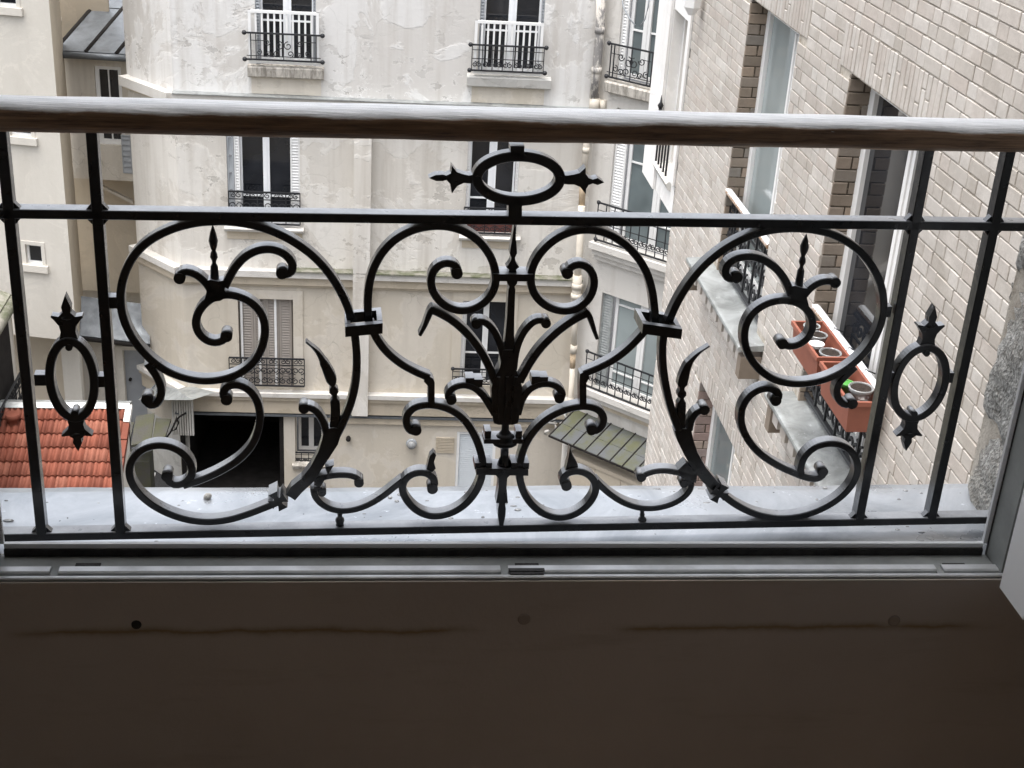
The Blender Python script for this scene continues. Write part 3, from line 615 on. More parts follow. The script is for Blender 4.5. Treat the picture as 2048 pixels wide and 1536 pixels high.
# strap collars holding hearts to spirals
for L, Rr in (((690,652),(764,645)), ((1279,646),(1357,657))):
    a, b = gp(L), gp(Rr); h = .0075; mb = MB()
    def sb(p, q, d0, d1, hh=h):
        mb.hexa([PG.pt(p.x,p.y-hh,d0),PG.pt(q.x,q.y-hh,d0),PG.pt(q.x,q.y-hh,d1),PG.pt(p.x,p.y-hh,d1),PG.pt(p.x,p.y+hh,d0),PG.pt(q.x,q.y+hh,d0),PG.pt(q.x,q.y+hh,d1),PG.pt(p.x,p.y+hh,d1)])
    sb(a, b, .020, .010); sb(a, b, -.026, -.036)
    e = Vector(((b.x-a.x), (b.y-a.y))).normalized()*.007
    sb(a, a+e, .010, -.026, .0078); sb(b-e, b, .010, -.026, .0078)
    obj('strap_collar', mb, IR, G)

# ------------------------------------------------------------------ courtyard
GZ = -13.4; FT = .6
def proj(P):
    c = RM.transposed() @ Vector(P); return (1024+F*c.x/c.z, 768+F*c.y/c.z) if c.z > 0 else (-1e6, -1e6)
mb = MB(); mb.box(-60, 60, 1.9, 90, GZ-.3, GZ); struct('courtyard_ground', mb, M['asphalt'])

def holed(mb, pl, u0, u1, z0, z1, holes, rd=.2, d=0.):
    us = sorted({u0, u1, *[min(max(h[0],u0),u1) for h in holes], *[min(max(h[1],u0),u1) for h in holes]})
    zs = sorted({z0, z1, *[min(max(h[2],z0),z1) for h in holes], *[min(max(h[3],z0),z1) for h in holes]})
    for a, b in zip(us, us[1:]):
        for c, e in zip(zs, zs[1:]):
            m, n_ = (a+b)/2, (c+e)/2
            if any(h[0] < m < h[1] and h[2] < n_ < h[3] for h in holes): continue
            mb.quad(pl.pt(a,c,d), pl.pt(b,c,d), pl.pt(b,e,d), pl.pt(a,e,d))
    for h in holes:
        a, b, c, e = h[:4]; r = h[4] if len(h) > 4 else rd
        c, e = max(c, z0), min(e, z1)
        if c >= e: continue
        for p, q in (((a,c),(a,e)), ((b,e),(b,c))): mb.quad(pl.pt(*p,d), pl.pt(*q,d), pl.pt(*q,d-r), pl.pt(*p,d-r))
        if h[2] >= z0: mb.quad(pl.pt(a,c,d), pl.pt(b,c,d), pl.pt(b,c,d-r), pl.pt(a,c,d-r))
        if h[3] <= z1: mb.quad(pl.pt(a,e,d), pl.pt(b,e,d), pl.pt(b,e,d-r), pl.pt(a,e,d-r))
    return mb
def opening(pl, xl, xr, yt, yb, d=0.):
    ym = (max(yt, 0)+min(yb, 970))/2; xm = (xl+xr)/2
    return [pl.px(xl, ym, d)[0], pl.px(xr, ym, d)[0], pl.px(xm, yb, d)[1], pl.px(xm, yt, d)[1]]
def window(pl, o, par, mframe, mglass, rec=.16, fw=.06, mull=.10, trans=(), name='window', half=.5):
    a, b, c, e = o[:4]; mb = MB(); d0, d1 = -rec-.05, -rec
    mb.pbox(pl, a, a+fw, c, e, d0, d1); mb.pbox(pl, b-fw, b, c, e, d0, d1)
    mb.pbox(pl, a+fw, b-fw, e-fw, e, d0, d1); mb.pbox(pl, a+fw, b-fw, c, c+fw*1.3, d0, d1)
    m = a+(b-a)*half; mb.pbox(pl, m-mull/2, m+mull/2, c+fw*1.3, e-fw, d0, d1+.012)
    if mull > .06: mb.pbox(pl, m-.012, m+.012, c+fw*1.3, e-fw, d1+.012, d1+.022)
    zs = [c+fw*1.3]+[c+(e-c)*t for t in trans]+[e-fw]
    for t in trans:
        z = c+(e-c)*t
        for p, q in ((a+fw, m-mull/2), (m+mull/2, b-fw)): mb.pbox(pl, p, q, z-.014, z+.014, d0+.004, d1-.004)
    w = obj(name, mb, mframe, par)
    for p, q in ((a+fw, m-mull/2), (m+mull/2, b-fw)):
        for z0, z1 in zip(zs, zs[1:]):
            obj('pane', MB().pbox(pl, p-.004, q+.004, z0-.003, z1+.003, d0+.010, d0+.022), mglass, w)
    return w
def louvre(pl, u0, u1, z0, z1, d, par, mat, pitch=.055, fw=.035, n=1):
    mb = MB(); ds = MB(); L = (u1-u0)/n
    for k in range(n):
        a, b = u0+k*L+.003, u0+(k+1)*L-.003
        mb.pbox(pl, a, a+fw, z0, z1, d-.03, d); mb.pbox(pl, b-fw, b, z0, z1, d-.03, d); mb.pbox(pl, a+fw, b-fw, z1-fw, z1, d-.03, d); mb.pbox(pl, a+fw, b-fw, z0, z0+fw, d-.03, d)
        z = z0+fw
        while z < z1-fw-pitch*.5:
            ds.hexa([pl.pt(a+fw,z,d-.004),pl.pt(b-fw,z,d-.004),pl.pt(b-fw,z+.012,d-.028),pl.pt(a+fw,z+.012,d-.028),pl.pt(a+fw,z+.010,d-.004),pl.pt(b-fw,z+.010,d-.004),pl.pt(b-fw,z+pitch*.9,d-.028),pl.pt(a+fw,z+pitch*.9,d-.028)]); z += pitch
    s = obj('shutter', mb, mat, par); o = obj('louvre_slats', ds, mat, s); o['kind'] = 'stuff'
    return s
def curl2(cx, cz, r, turns, a0, sgn, n=14): return [(cx+r*(1-.72*i/n)*math.cos(a0+sgn*turns*2*PI*i/n), cz+r*(1-.72*i/n)*math.sin(a0+sgn*turns*2*PI*i/n)) for i in range(n+1)]
def wire(mb, pl, pts, d, w=.012):
    P = [Vector(p) for p in pts]; n_ = len(P)
    def fr(i):
        a = P[min(i+1, n_-1)]; b = P[max(i-1, 0)]; q = (a-b); q = q.normalized() if q.length > 1e-9 else Vector((1,0))
        return pl.u*(-q.y)+Vector((0,0,q.x)), -pl.n
    h = w/2; mb.sweep([pl.pt(p.x, p.y, d) for p in P], lambda i: [(-h,0),(h,0),(h,w),(-h,w)], fr)
def far_rail(pl, u0, u1, z0, z1, d, par, style=0, knobs=True, ov=.0):
    mb = MB(); H = z1-z0; Wd = u1-u0; r = .013
    for z in (z0, z1): mb.pbox(pl, u0-ov, u1+ov, z-r, z+r, d-r, d+r)
    if knobs:
        for z in (z0, z1):
            for u in (u0-ov, u1+ov): mb.lathe(pl.pt(u, z, d-.03), pl.pt(u, z, d+.03), [(0,.015),(.2,.035),(.6,.04),(1,.012)], 8)
    ra = obj('railing', mb, M['black_iron_far'], par); sc = MB()
    if style == 0:                       # bars at the ends, a cartouche in the middle
        for f in (.06, .13, .87, .94): sc.pbox(pl, u0+Wd*f-.008, u0+Wd*f+.008, z0, z1, d-.008, d+.008)
        wire(sc, pl, [(u0, z0+H*.14), (u1, z0+H*.14)], d, .012); wire(sc, pl, [(u0+Wd*.06, z0+H*.72), (u0+Wd*.3, z0+H*.72)], d, .01); wire(sc, pl, [(u1-Wd*.3, z0+H*.72), (u1-Wd*.06, z0+H*.72)], d, .01)
        c = (u0+u1)/2
        for s in (-1, 1):
            for cx, cz, rr, a0 in ((.06,.55,.17,PI/2),(.09,.25,.13,-PI/2),(.20,.22,.10,0),(.22,.66,.12,PI),(.33,.28,.11,PI/2)):
                wire(sc, pl, curl2(c+s*Wd*cx, z0+H*cz, H*rr, 1.2, a0 if s > 0 else PI-a0, s), d, .013)
        wire(sc, pl, [(c, z0), (c, z1)], d, .013)
    elif style == 1:                     # a row of scrolls along the foot under plain bars
        nb = max(4, int(Wd/.16))
        for k in range(nb+1): sc.pbox(pl, u0+Wd*k/nb-.007, u0+Wd*k/nb+.007, z0, z1, d-.007, d+.007)
        wire(sc, pl, [(u0, z0+H*.46), (u1, z0+H*.46)], d, .012); wire(sc, pl, [(u0, z0+H*.8), (u1, z0+H*.8)], d, .010)
        for k in range(nb):
            c = u0+Wd*(k+.5)/nb
            for s in (-1, 1): wire(sc, pl, curl2(c+s*Wd/nb*.22, z0+H*.24, min(H*.17, Wd/nb*.28), 1.25, PI/2, s), d, .014)
    else:                                # dense panel of scrolls with a frieze
        nb = max(5, int(Wd/.20))
        wire(sc, pl, [(u0, z1-H*.24), (u1, z1-H*.24)], d, .014)
        for k in range(nb+1): sc.pbox(pl, u0+Wd*k/nb-.008, u0+Wd*k/nb+.008, z0, z1, d-.008, d+.008)
        for k in range(nb):
            c = u0+Wd*(k+.5)/nb; q = Wd/nb
            for s in (-1, 1):
                wire(sc, pl, curl2(c+s*q*.2, z1-H*.12, H*.085, 1.2, PI/2, s), d, .013)
                wire(sc, pl, curl2(c+s*q*.22, z0+H*.55, H*.13, 1.3, -PI/2, s), d, .014)
                wire(sc, pl, curl2(c+s*q*.24, z0+H*.18, H*.12, 1.3, PI/2, -s), d, .014)
    o = obj('scrollwork', sc, M['black_iron_far'], ra); o['kind'] = 'stuff'
    return ra

# ---------------- the facade across the courtyard
PF = PL((0, 23.0), (1, -.029))
uL = PF.px(347, 190)[0]; uR = PF.px(1192, 222)[0]
CA = PF.pt(uL, 0); CB = PF.pt(uR, 0)
PS = PL((CA.x, CA.y), (.656, -.755))      # left splayed face, u < 0 recedes
PC = PL((CB.x, CB.y), (1, -1))            # right splayed face, u > 0 comes nearer
FB = thing('apartment_building', 'peeling cream plaster apartment building across the courtyard with splayed corners', 'building', (PF.pt(0, 0).x, 23.3, GZ))
zc1 = PF.px(700, 206)[1]; zc2 = PF.px(700, 556)[1]; zc3 = PF.px(700, 806)[1]
A1 = opening(PF, 511, 632, -150, 131); B1 = opening(PF, 958, 1086, -130, 151)
A2 = opening(PF, 454, 600, 232, 452); B2 = opening(PF, 933, 1037, 248, 470)
A3 = opening(PF, 478, 587, 597, 772); B3 = opening(PF, 922, 1012, 602, 772)
GA = opening(PF, 361, 568, 829, 1040); GA[2] = GZ; GA.append(3.0)
GW = opening(PF, 590, 646, 834, 926); GW.append(.45)
GR = opening(PF, 912, 990, 864, 1040); GR[2] = GZ
ups = [A1, B1]; mids = [A2, B2]; lows = [A3, B3]; grs = [GA, GW, GR]
for z0, z1, hs, m in ((zc1, FT, ups, 'facade'), (zc2, zc1, mids, 'facade_mid'), (zc3, zc2, lows, 'facade_low'), (GZ, zc3, grs, 'facade_low')):
    obj('wall', holed(MB(), PF, uL, uR, z0, z1, hs), M[m], FB)
for z0, z1, m in ((zc1, FT, 'facade'), (zc2, zc1, 'facade_mid'), (zc3, zc2, 'facade_low'), (GZ+1.25, zc3, 'facade_low'), (GZ, GZ+1.25, 'concrete')):
    mb = MB(); mb.quad(PS.pt(-1.37,z0), PS.pt(0,z0), PS.pt(0,z1), PS.pt(-1.37,z1))
    e = PS.pt(-1.37, 0); mb.quad((e.x,e.y,z0), (e.x,e.y,z1), (e.x+.3,e.y+8,z1), (e.x+.3,e.y+8,z0)); obj('wall', mb, M[m], FB)
mb = MB(); mb.quad(CA+Vector((-1,1.2,FT)), CA+Vector((0,0,FT)), CB+Vector((0,0,FT)), CB+Vector((3,8,FT))); obj('roof', mb, M['zinc_dark'], FB)
# garage passage interior
u0, u1 = GA[0], GA[1]; mb = MB()
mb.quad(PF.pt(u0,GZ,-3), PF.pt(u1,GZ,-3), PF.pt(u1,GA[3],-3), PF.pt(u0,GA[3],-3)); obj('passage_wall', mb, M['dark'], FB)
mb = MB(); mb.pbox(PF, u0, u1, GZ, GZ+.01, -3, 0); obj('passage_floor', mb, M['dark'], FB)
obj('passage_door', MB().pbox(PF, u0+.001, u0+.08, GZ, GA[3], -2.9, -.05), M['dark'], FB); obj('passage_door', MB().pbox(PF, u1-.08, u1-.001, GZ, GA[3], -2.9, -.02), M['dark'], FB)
# cornices
def cornice(steps, par, segs=((PF, 'F'), (PS, 'S'))):
    for pl, k in segs:
        for z0, z1, d, m in steps:
            mb = MB(); a, b = (uL-.02, uR+.02) if k == 'F' else ((-1.38, .03) if k == 'S' else (-.03, 4.2))
            mb.pbox(pl, a, b, z0, z1, -.05, d); obj('cornice', mb, M[m], par)
h = lambda y: PF.px(700, y)[1]
cornice([(h(216), h(197), .16, 'facade_white'), (h(222), h(216.5), .10, 'cornice')], FB)
obj('cornice_flashing', MB().pbox(PF, uL, uR, h(196.8), h(195), -.02, .19), M['zinc_ledge'], FB)
cornice([(h(553), h(541), .17, 'facade_white'), (h(570), h(553.5), .10, 'cornice'), (h(576), h(570.3), .05, 'cornice')], FB)
obj('mossy_gutter', MB().pbox(PF, PF.px(575, 548)[0], uR, h(540.8), h(538), -.02, .20), M['moss_edge'], FB)
cornice([(h(791), h(783), .16, 'facade_white'), (h(799), h(791.3), .12, 'cornice'), (h(826), h(799.3), .07, 'cornice')], FB)
obj('cable_rail', MB().pbox(PF, GA[0]-.05, uR, h(832), h(829), .0, .09), M['zinc_dark'], FB)
obj('band', MB().pbox(PF, GW[1], uR, h(845), h(832.4), .0, .05), M['cornice'], FB)
# pilaster duct and downpipes
ua, ub = PF.px(708, 400)[0], PF.px(742, 400)[0]
mb = MB(); mb.pbox(PF, ua, ub, h(822), h(236), -.02, .20); obj('pilaster', mb, M['facade_mid'], FB)
def pipe(pts, r, m, pl=PF, d=.12, name='downpipe', par=None):
    mb = MB(); P = [pl.pt(*pl.px(x, y, d), d) for x, y in pts]; mb.tube(P, r, 10)
    for p in P[1:-1]: mb.cyl(p-Vector((0,0,.05)), p+Vector((0,0,.05)), r*1.14, 10)
    return obj(name, mb, M[m], par or FB)
pipe([(1203,-60),(1200,60),(1193,140),(1188,196)], .075, 'flaking_pipe'); pipe([(1190,196),(1187,224)], .085, 'pipe_cream')
pipe([(1206,200),(1205,224)], .06, 'pipe_cream')
pipe([(1176,230),(1172,300),(1167,350)], .055, 'pipe_cream'); pipe([(1167,350),(1163,412)], .056, 'rust'); pipe([(1163,412),(1158,520),(1155,550)], .06, 'pipe_cream', d=.2)
pipe([(1155,550),(1154,572),(1152,592),(1150,615)], .085, 'pipe_cream', d=.2); pipe([(1150,615),(1148,690)], .05, 'pipe_cream', d=.14); pipe([(1148,690),(1146,706)], .065, 'pipe_cream', d=.14)
pipe([(1146,706),(1145,735)], .052, 'rust', d=.14); pipe([(1145,735),(1141,800),(1137,850)], .05, 'pipe_cream', d=.14)
# sills
def sill(pl, o, dz=.17, ov=.06, d=.13, m='sill_stone', par=None):
    mb = MB(); a, b, z = o[0]-ov, o[1]+ov, o[2]
    mb.prism([pl.pt(a, z-dz+.02, d-.02), pl.pt(a, z-.03, d), pl.pt(a, z-.005, d-.02), pl.pt(a, z+.012, -.15), pl.pt(a, z-dz, -.15), pl.pt(a, z-dz, d-.05)], pl.u*(b-a)); return obj('sill', mb, M[m], par or FB)
sill(PF, A1, .19, .13); sill(PF, B1, .19, .17, m='concrete')
for o in (A1, B1): obj('under_sill_panel', MB().pbox(PF, o[0]-.08, o[1]+.08, zc1+.1, o[2]-.20, -.02, .012), M['facade_low'], FB)
sill(PF, A2, .09, .06, m='facade_white'); sill(PF, B2, .09, .09, m='facade_white')
for o in (A2, B2): obj('under_sill_panel', MB().pbox(PF, o[0]-.03, o[1]+.03, o[2]-.24, o[2]-.092, -.02, .02), M['cornice'], FB)
# surrounds of the lower windows
for o in (A3, B3):
    mb = MB(); t = .17
    mb.pbox(PF, o[0]-t, o[0], o[2], o[3]+t, -.02, .025); mb.pbox(PF, o[1], o[1]+t, o[2], o[3]+t, -.02, .025); mb.pbox(PF, o[0], o[1], o[3], o[3]+t, -.02, .025); obj('window_surround', mb, M['facade_low'], FB)
# windows, shutters, guards
for o, f in ((A1, (.5,)), (B1, (.5,))):
    w = [o[0]+.07, o[1]-.04, o[2]+.04, o[3]]
    window(PF, w, FB, M['pvc'], M['glass_dark'], .15, .035, .13, (.30, .66))
    for a, b in ((o[0], o[0]+.075), (o[1]-.05, o[1])): louvre(PF, a, b, o[2], o[3], -.02, FB, M['grey_wood'], .05, .012)
for o, s in ((A1, -1), (B1, 1)):
    x0, x1 = (497, 638) if s < 0 else (948, 1085); yt, yb = (22, 128) if s < 0 else (43, 149)
    ga, za = PF.px((x0+x1)/2, yb, .10)[0], 0
    c = (PF.px((x0+x1)/2, (yt+yb)/2, .10)[0]); hw = (PF.px(x1, 80, .10)[0]-PF.px(x0, 80, .10)[0])/2
    z0, z1 = PF.px((x0+x1)/2, yb, .10)[1], PF.px((x0+x1)/2, yt, .10)[1]
    mb = MB(); t = .022
    mb.pbox(PF, c-hw, c+hw, z1-2*t, z1, .08, .12); mb.pbox(PF, c-hw, c+hw, z0, z0+1.6*t, .08, .12)
    mb.pbox(PF, c-hw, c-hw+2*t, z0, z1, .081, .119); mb.pbox(PF, c+hw-2*t, c+hw, z0, z1, .081, .119)
    g = obj('child_guard', mb, M['white_paint'], FB, 'white painted bar guard standing on the sill')
    for k in range(1, 11):
        u = c-hw+t+(2*hw-2*t)*k/11; obj('bar', MB().pbox(PF, u-.015, u+.015, z0+1.6*t, z1-2*t, .088, .112), M['white_paint'], g)
    r0, r1 = (PF.px(c and (x0+x1)/2, 121 if s < 0 else 143, .15)[1], PF.px((x0+x1)/2, 68 if s < 0 else 92, .15)[1])
    far_rail(PF, c-hw-.03, c+hw+.03, r0, r1, .16, FB, 0 if s < 0 else 1, True, .03)
w = [A2[0]+.215, A2[1]-.14, A2[2], A2[3]]
window(PF, w, FB, M['pvc'], M['glass_dark'], .13, .03, .11, (.26,)); 
louvre(PF, A2[0], A2[0]+.115, A2[2], A2[3], -.02, FB, M['grey_wood'], .3, .03); louvre(PF, A2[0]+.118, A2[0]+.215, A2[2], A2[3], -.03, FB, M['win_wood'], .05, .018); louvre(PF, A2[1]-.165, A2[1], A2[2], A2[3], -.03, FB, M['win_wood'], .05, .025)
far_rail(PF, A2[0]+.02, A2[1]-.0, A2[2]+.06, A2[2]+.62, .06, FB, 2, False)
w = [B2[0]+.05, B2[1]-.06, B2[2]+.33, B2[3]]
window(PF, w, FB, M['pvc'], M['glass_dark'], .13, .03, .13, (.18,))
obj('window_board', MB().pbox(PF, B2[0], B2[1], B2[2], B2[2]+.33, -.22, -.13), plain('oxblood_paint', (.16,.06,.05), .5), FB)
for a, b in ((B2[0], B2[0]+.05), (B2[1]-.055, B2[1])): louvre(PF, a, b, B2[2], B2[3], -.03, FB, M['win_wood'], .06, .012)
far_rail(PF, B2[0]-.02, B2[1]+.0, B2[2]+.05, B2[2]+.5, .06, FB, 2, False)
louvre(PF, A3[0]+.03, A3[1]-.03, A3[2], A3[3]-.0, -.06, FB, M['taupe_shutter'], .05, .035, 4)
for f in (.0, .345, .66): 
    u = A3[0]+.03+(A3[1]-A3[0]-.06)*f; obj('shutter_stile', MB().pbox(PF, u, u+.04, A3[2], A3[3], -.055, -.035), M['win_wood'], FB)
obj('shutter_backing', MB().pbox(PF, A3[0], A3[1], A3[2], A3[3], -.25, -.12), M['taupe_shutter'], FB)
o = opening(PF, 459, 609, 716, 770, .1); far_rail(PF, o[0], o[1], o[2], o[3], .12, FB, 2, False)
window(PF, [B3[0]+.06, B3[1], B3[2], B3[3]], FB, M['win_wood'], M['glass_dark'], .14, .03, .10, (.36,))
louvre(PF, B3[0], B3[0]+.06, B3[2], B3[3], -.03, FB, M['win_wood'], .06, .012)
o = opening(PF, 905, 1022, 739, 768, .1); far_rail(PF, o[0], o[1], o[2], o[3], .10, FB, 1, True)
window(PF, [GW[0]+.04, GW[1], GW[2]+.1, GW[3]], FB, M['win_wood'], M['glass_dark'], .34, .05, .09, ())
o = opening(PF, 588, 646, 908, 930, .0); far_rail(PF, o[0], o[1], o[2], o[3], -.05, FB, 1, False)
sill(PF, GW, .12, .05, .08)
mb = MB(); z = GR[2]
while z < GR[3]-.06: mb.pbox(PF, GR[0]+.05, GR[1]-.05, z, z+.040, -.06, -.045); z += .044
obj('roller_shutter', mb, M['blue_white'], FB)
mb = MB(); mb.pbox(PF, GR[0], GR[0]+.05, GR[2], GR[3], -.1, -.01); mb.pbox(PF, GR[1]-.05, GR[1], GR[2], GR[3], -.1, -.01); mb.pbox(PF, GR[0], GR[1], GR[3]-.06, GR[3], -.12, -.02); mb.pbox(PF, GR[0]+.04, GR[1]-.04, GR[2], GR[3]-.05, -.15, -.10); obj('roller_frame', mb, M['win_wood'], FB)
mb = MB(); uu, zz = PF.px(890, 890)
for k in range(10): mb.pbox(PF, uu-.17, uu+.17, zz-.16+k*.033, zz-.14+k*.033, .0, .02)
obj('vent_grille', mb, M['cornice'], FB)
uu, zz = PF.px(823, 886); wlp = thing('wall_lamp', 'round glass wall lamp on the cream wall beneath the lowest cornice', 'lamp', tuple(PF.pt(uu, zz)))
mb = MB(); mb.lathe(PF.pt(uu, zz, 0), PF.pt(uu, zz, .05), [(0,.10),(.8,.10),(1,.075)], 14); obj('base', mb, M['grey_wood'], wlp)
mb = MB(); mb.lathe(PF.pt(uu, zz, .05), PF.pt(uu, zz, .15), [(0,.075),(.4,.085),(.75,.07),(1,.01)], 14); obj('globe', mb, M['clear_plastic'], wlp)
uu, zz = PF.px(697, 874); mb = MB(); mb.lathe(PF.pt(uu, zz, 0), PF.pt(uu, zz, .12), [(0,.03),(.4,.045),(.9,.045),(1,.02)], 10); obj('vent_cap', mb, M['dark'], FB)

# ---------------- right splayed face with its three windows
C1 = opening(PC, 1243, 1316, -160, 152); C1[0], C1[1] = PC.px(1250, 60)[0], PC.px(1322, 60)[0]
def on_c(px_): return PC.px(*px_)
C1 = [on_c((1238,80))[0], on_c((1322,80))[0], on_c((1262,168))[1], on_c((1262,168))[1]+2.3]
C2 = [on_c((1220,380))[0], on_c((1352,380))[0]+.25, on_c((1262,500))[1], on_c((1262,500))[1]+2.35]
C3 = [on_c((1196,680))[0], on_c((1310,680))[0]+.3, on_c((1235,790))[1], on_c((1240,582))[1]]
for z0, z1, hs, m in ((zc2, FT, [C1, C2], 'facade_white'), (GZ, zc2, [C3], 'facade_white')): obj('wall', holed(MB(), PC, 0, 4.6, z0, z1, hs), M[m], FB)
for o, tr, gl in ((C1, (.35,), 'glass_grey'), (C2, (.2, .62), 'glass_grey'), (C3, (.16, .84), 'glass_green')):
    L = o[1]-o[0]; window(PC, [o[0]+L*.16, o[1]-L*.02, o[2]+.06, o[3]], FB, M['win_wood'], M[gl], .10, .06, .14, tr)
    louvre(PC, o[0], o[0]+L*.15, o[2], o[3], -.04, FB, M['win_wood'] if o is not C3 else M['pvc_grey'], .05, .03)
far_rail(PC, C1[0]-.12, C1[1]+.0, C1[2]+.06, C1[2]+.60, .10, FB, 0); sill(PC, C1, .20, .12, .14)
far_rail(PC, C2[0]-.10, C2[1]+.1, C2[2]+.06, C2[2]+.72, .16, FB, 1, True); far_rail(PC, C3[0]-.10, C3[1]+.1, C3[2]+.04, C3[2]+.70, .16, FB, 1, True)
for o in (C2, C3):
    z = o[2]; obj('balcony_ledge', MB().pbox(PC, o[0]-.18, 4.5, z-.10, z+.01, -.15, .24), M['facade_white'], FB)
    obj('ledge_moulding', MB().pbox(PC, o[0]-.16, 4.5, z-.22, z-.101, -.05, .16), M['facade_white'], FB); obj('ledge_moulding', MB().pbox(PC, o[0]-.14, 4.5, z-.33, z-.221, -.05, .09), M['cornice'] if o is C3 else M['facade_white'], FB)
# glazed canopy on the splayed face, panelled porch below and carved bracket
zk = PC.px(1220, 846)[1]
ca = thing('glass_canopy', 'sloping mossy glazed canopy over the porch in the corner', 'canopy', tuple(PC.pt(.9, GZ, .4)))
ks = [.12+i*.27 for i in range(9)]
for a, b in zip(ks, ks[1:]):
    for t0, t1 in ((0, .55), (.55, 1)):
        mb = MB(); f = lambda u, t, dz: PC.pt(u, zk-.27*t+dz, .02+.74*t)
        mb.hexa([f(a+.012,t0+.008,0),f(b-.012,t0+.008,0),f(b-.012,t1-.004,0),f(a+.012,t1-.004,0),f(a+.012,t0+.008,.012),f(b-.012,t0+.008,.012),f(b-.012,t1-.004,.012),f(a+.012,t1-.004,.012)]); obj('pane', mb, M['moss_glass'], ca)
for a in ks: mb = MB(); mb.hexa([f(a-.011,0,-.02),f(a+.011,0,-.02),f(a+.011,1,-.02),f(a-.011,1,-.02),f(a-.011,0,.025),f(a+.011,0,.025),f(a+.011,1,.025),f(a-.011,1,.025)]); obj('rib', mb, M['dark'], ca)
obj('front_bar', MB().pbox(PC, .10, ks[-1], zk-.30, zk-.265, .75, .775), M['dark'], ca)
for u in (.12, ks[-1]): mb = MB(); mb.cyl(PC.pt(u, zk-.28, .74), PC.pt(u, zk-.62, .02), .012, 6); obj('stay', mb, M['dark'], ca)
po = thing('porch', 'beige panelled porch box under the mossy glass canopy', 'porch', tuple(PC.pt(1, GZ, .3)))
for a, b in ((.5, 1.06), (1.07, 1.63), (1.64, 2.6)): obj('panel', MB().pbox(PC, a, b, GZ, zk-.62, .55, .60), M['recess_wall'], po)
obj('top_rail', MB().pbox(PC, .45, 2.6, zk-.62, zk-.55, .0, .63), M['recess_wall'], po); obj('post', MB().pbox(PC, .42, .5, GZ, zk-.55, .5, .62), M['win_wood'], po)
obj('side_panel', MB().pbox(PC, .44, .48, GZ, zk-.62, .0, .5), M['recess_wall'], po)
mb = MB(); mb.cyl(PC.pt(.16, GZ, .25), PC.pt(.16, zk-.3, .25), .09, 12); mb.lathe(PC.pt(.16, zk-.38, .25), PC.pt(.16, zk-.2, .25), [(0,.1),(.3,.14),(.7,.16),(1,.12)], 12); obj('column', mb, M['facade_white'], po)
mb = MB(); rnd = random.Random(3); uu, zz = PF.px(1128, 838)
for k in range(26):
    p = PF.pt(uu+rnd.uniform(-.34,.28), zz+rnd.uniform(-.22,.20), .08+rnd.uniform(0,.10)); r = rnd.uniform(.04,.10); a = rnd.uniform(0, PI)
    q = [p+PF.u*(r*math.cos(a+t*.9))+Vector((0,0,r*.8*math.sin(a+t*.9))) for t in range(5)]; mb.tube(q, [.012,.026,.030,.022,.008], 6)
obj('carved_bracket', mb, M['concrete'], FB, 'carved stone foliage bracket in the corner')

# ------------------------------------------------------------------ cream brick building on the right
XW = 2.8; PR = PL((XW, 0), (0, -1))       # u = -Y
YE = 11.95                                 # far corner of the brickwork
BB = thing('brick_building', 'cream brick building receding on the right with deep window reveals', 'building', (XW+1, 8, GZ))
W1 = (8.95, 10.2, -3.86, -1.74); W2 = (6.66, 7.86, -3.86, -1.74); W3 = (9.07, 10.27, -7.2, -4.86)
WINS = (W1, W2, W3); CH = .0776; JT = .0075
mb = holed(MB(), PR, -YE, -1.97, GZ, 1.4, [(-b, -a, c, e, .0) for a, b, c, e in WINS], 0, -.0075)
mb.quad((XW+.0075,YE,GZ), (XW+.0075,YE,1.4), (XW+6,YE,1.4), (XW+6,YE,GZ)); obj('mortar_wall', mb, M['mortar'], BB)
mb = MB(); mb.quad((XW,1.97,1.4), (XW+6,1.97,1.4), (XW+6,YE+1.4,1.4), (XW,YE+1.4,1.4)); obj('roof', mb, M['zinc_dark'], BB)
def brick_verts(L, H, Dp, c, rnd, j=.0012):
    """brick lying along y, face at x=0 looking to -x, centred"""
    l, h_ = L/2, H/2; r = lambda: rnd.uniform(-j, j)
    fr_ = [(-.0+r()*.6, s*(l-c)+r(), t*(h_-c)+r()) for s, t in ((-1,-1),(1,-1),(1,1),(-1,1))]
    bk = [(c*.8, s*l+r(), t*h_+r()) for s, t in ((-1,-1),(1,-1),(1,1),(-1,1))]
    en = [(Dp, s*l, t*h_) for s, t in ((-1,-1),(1,-1),(1,1),(-1,1))]
    return fr_+bk+en, [(0,3,2,1)]+[(i,(i+1)%4,4+(i+1)%4,4+i) for i in range(4)]+[(4+i,4+(i+1)%4,8+(i+1)%4,8+i) for i in range(4)]
slots = []                                 # (y centre, z centre, length, height)
rb = random.Random(5)
nz0 = int((-8.6)/CH); nz1 = int(.4/CH)
SOLD = [(a-.19, b+.19, e+.004, math.ceil((e+.19)/CH)*CH-.003) for a, b, c, e in WINS]
LED = [(8.72, 10.5, -3.90, -3.82), (6.40, 8.0, -3.90, -3.82)]
def cut(y0, y1, z0, z1, rects):
    parts = [(y0, y1)]
    for a, b, c, e in rects:
        if z1 <= c+.012 or z0 >= e-.012: continue
        nw = []
        for p, q in parts:
            if q <= a or p >= b: nw.append((p, q)); continue
            if p < a: nw.append((p, a))
            if q > b: nw.append((b, q))
        parts = nw
    return [(p, q) for p, q in parts if q-p > .03]
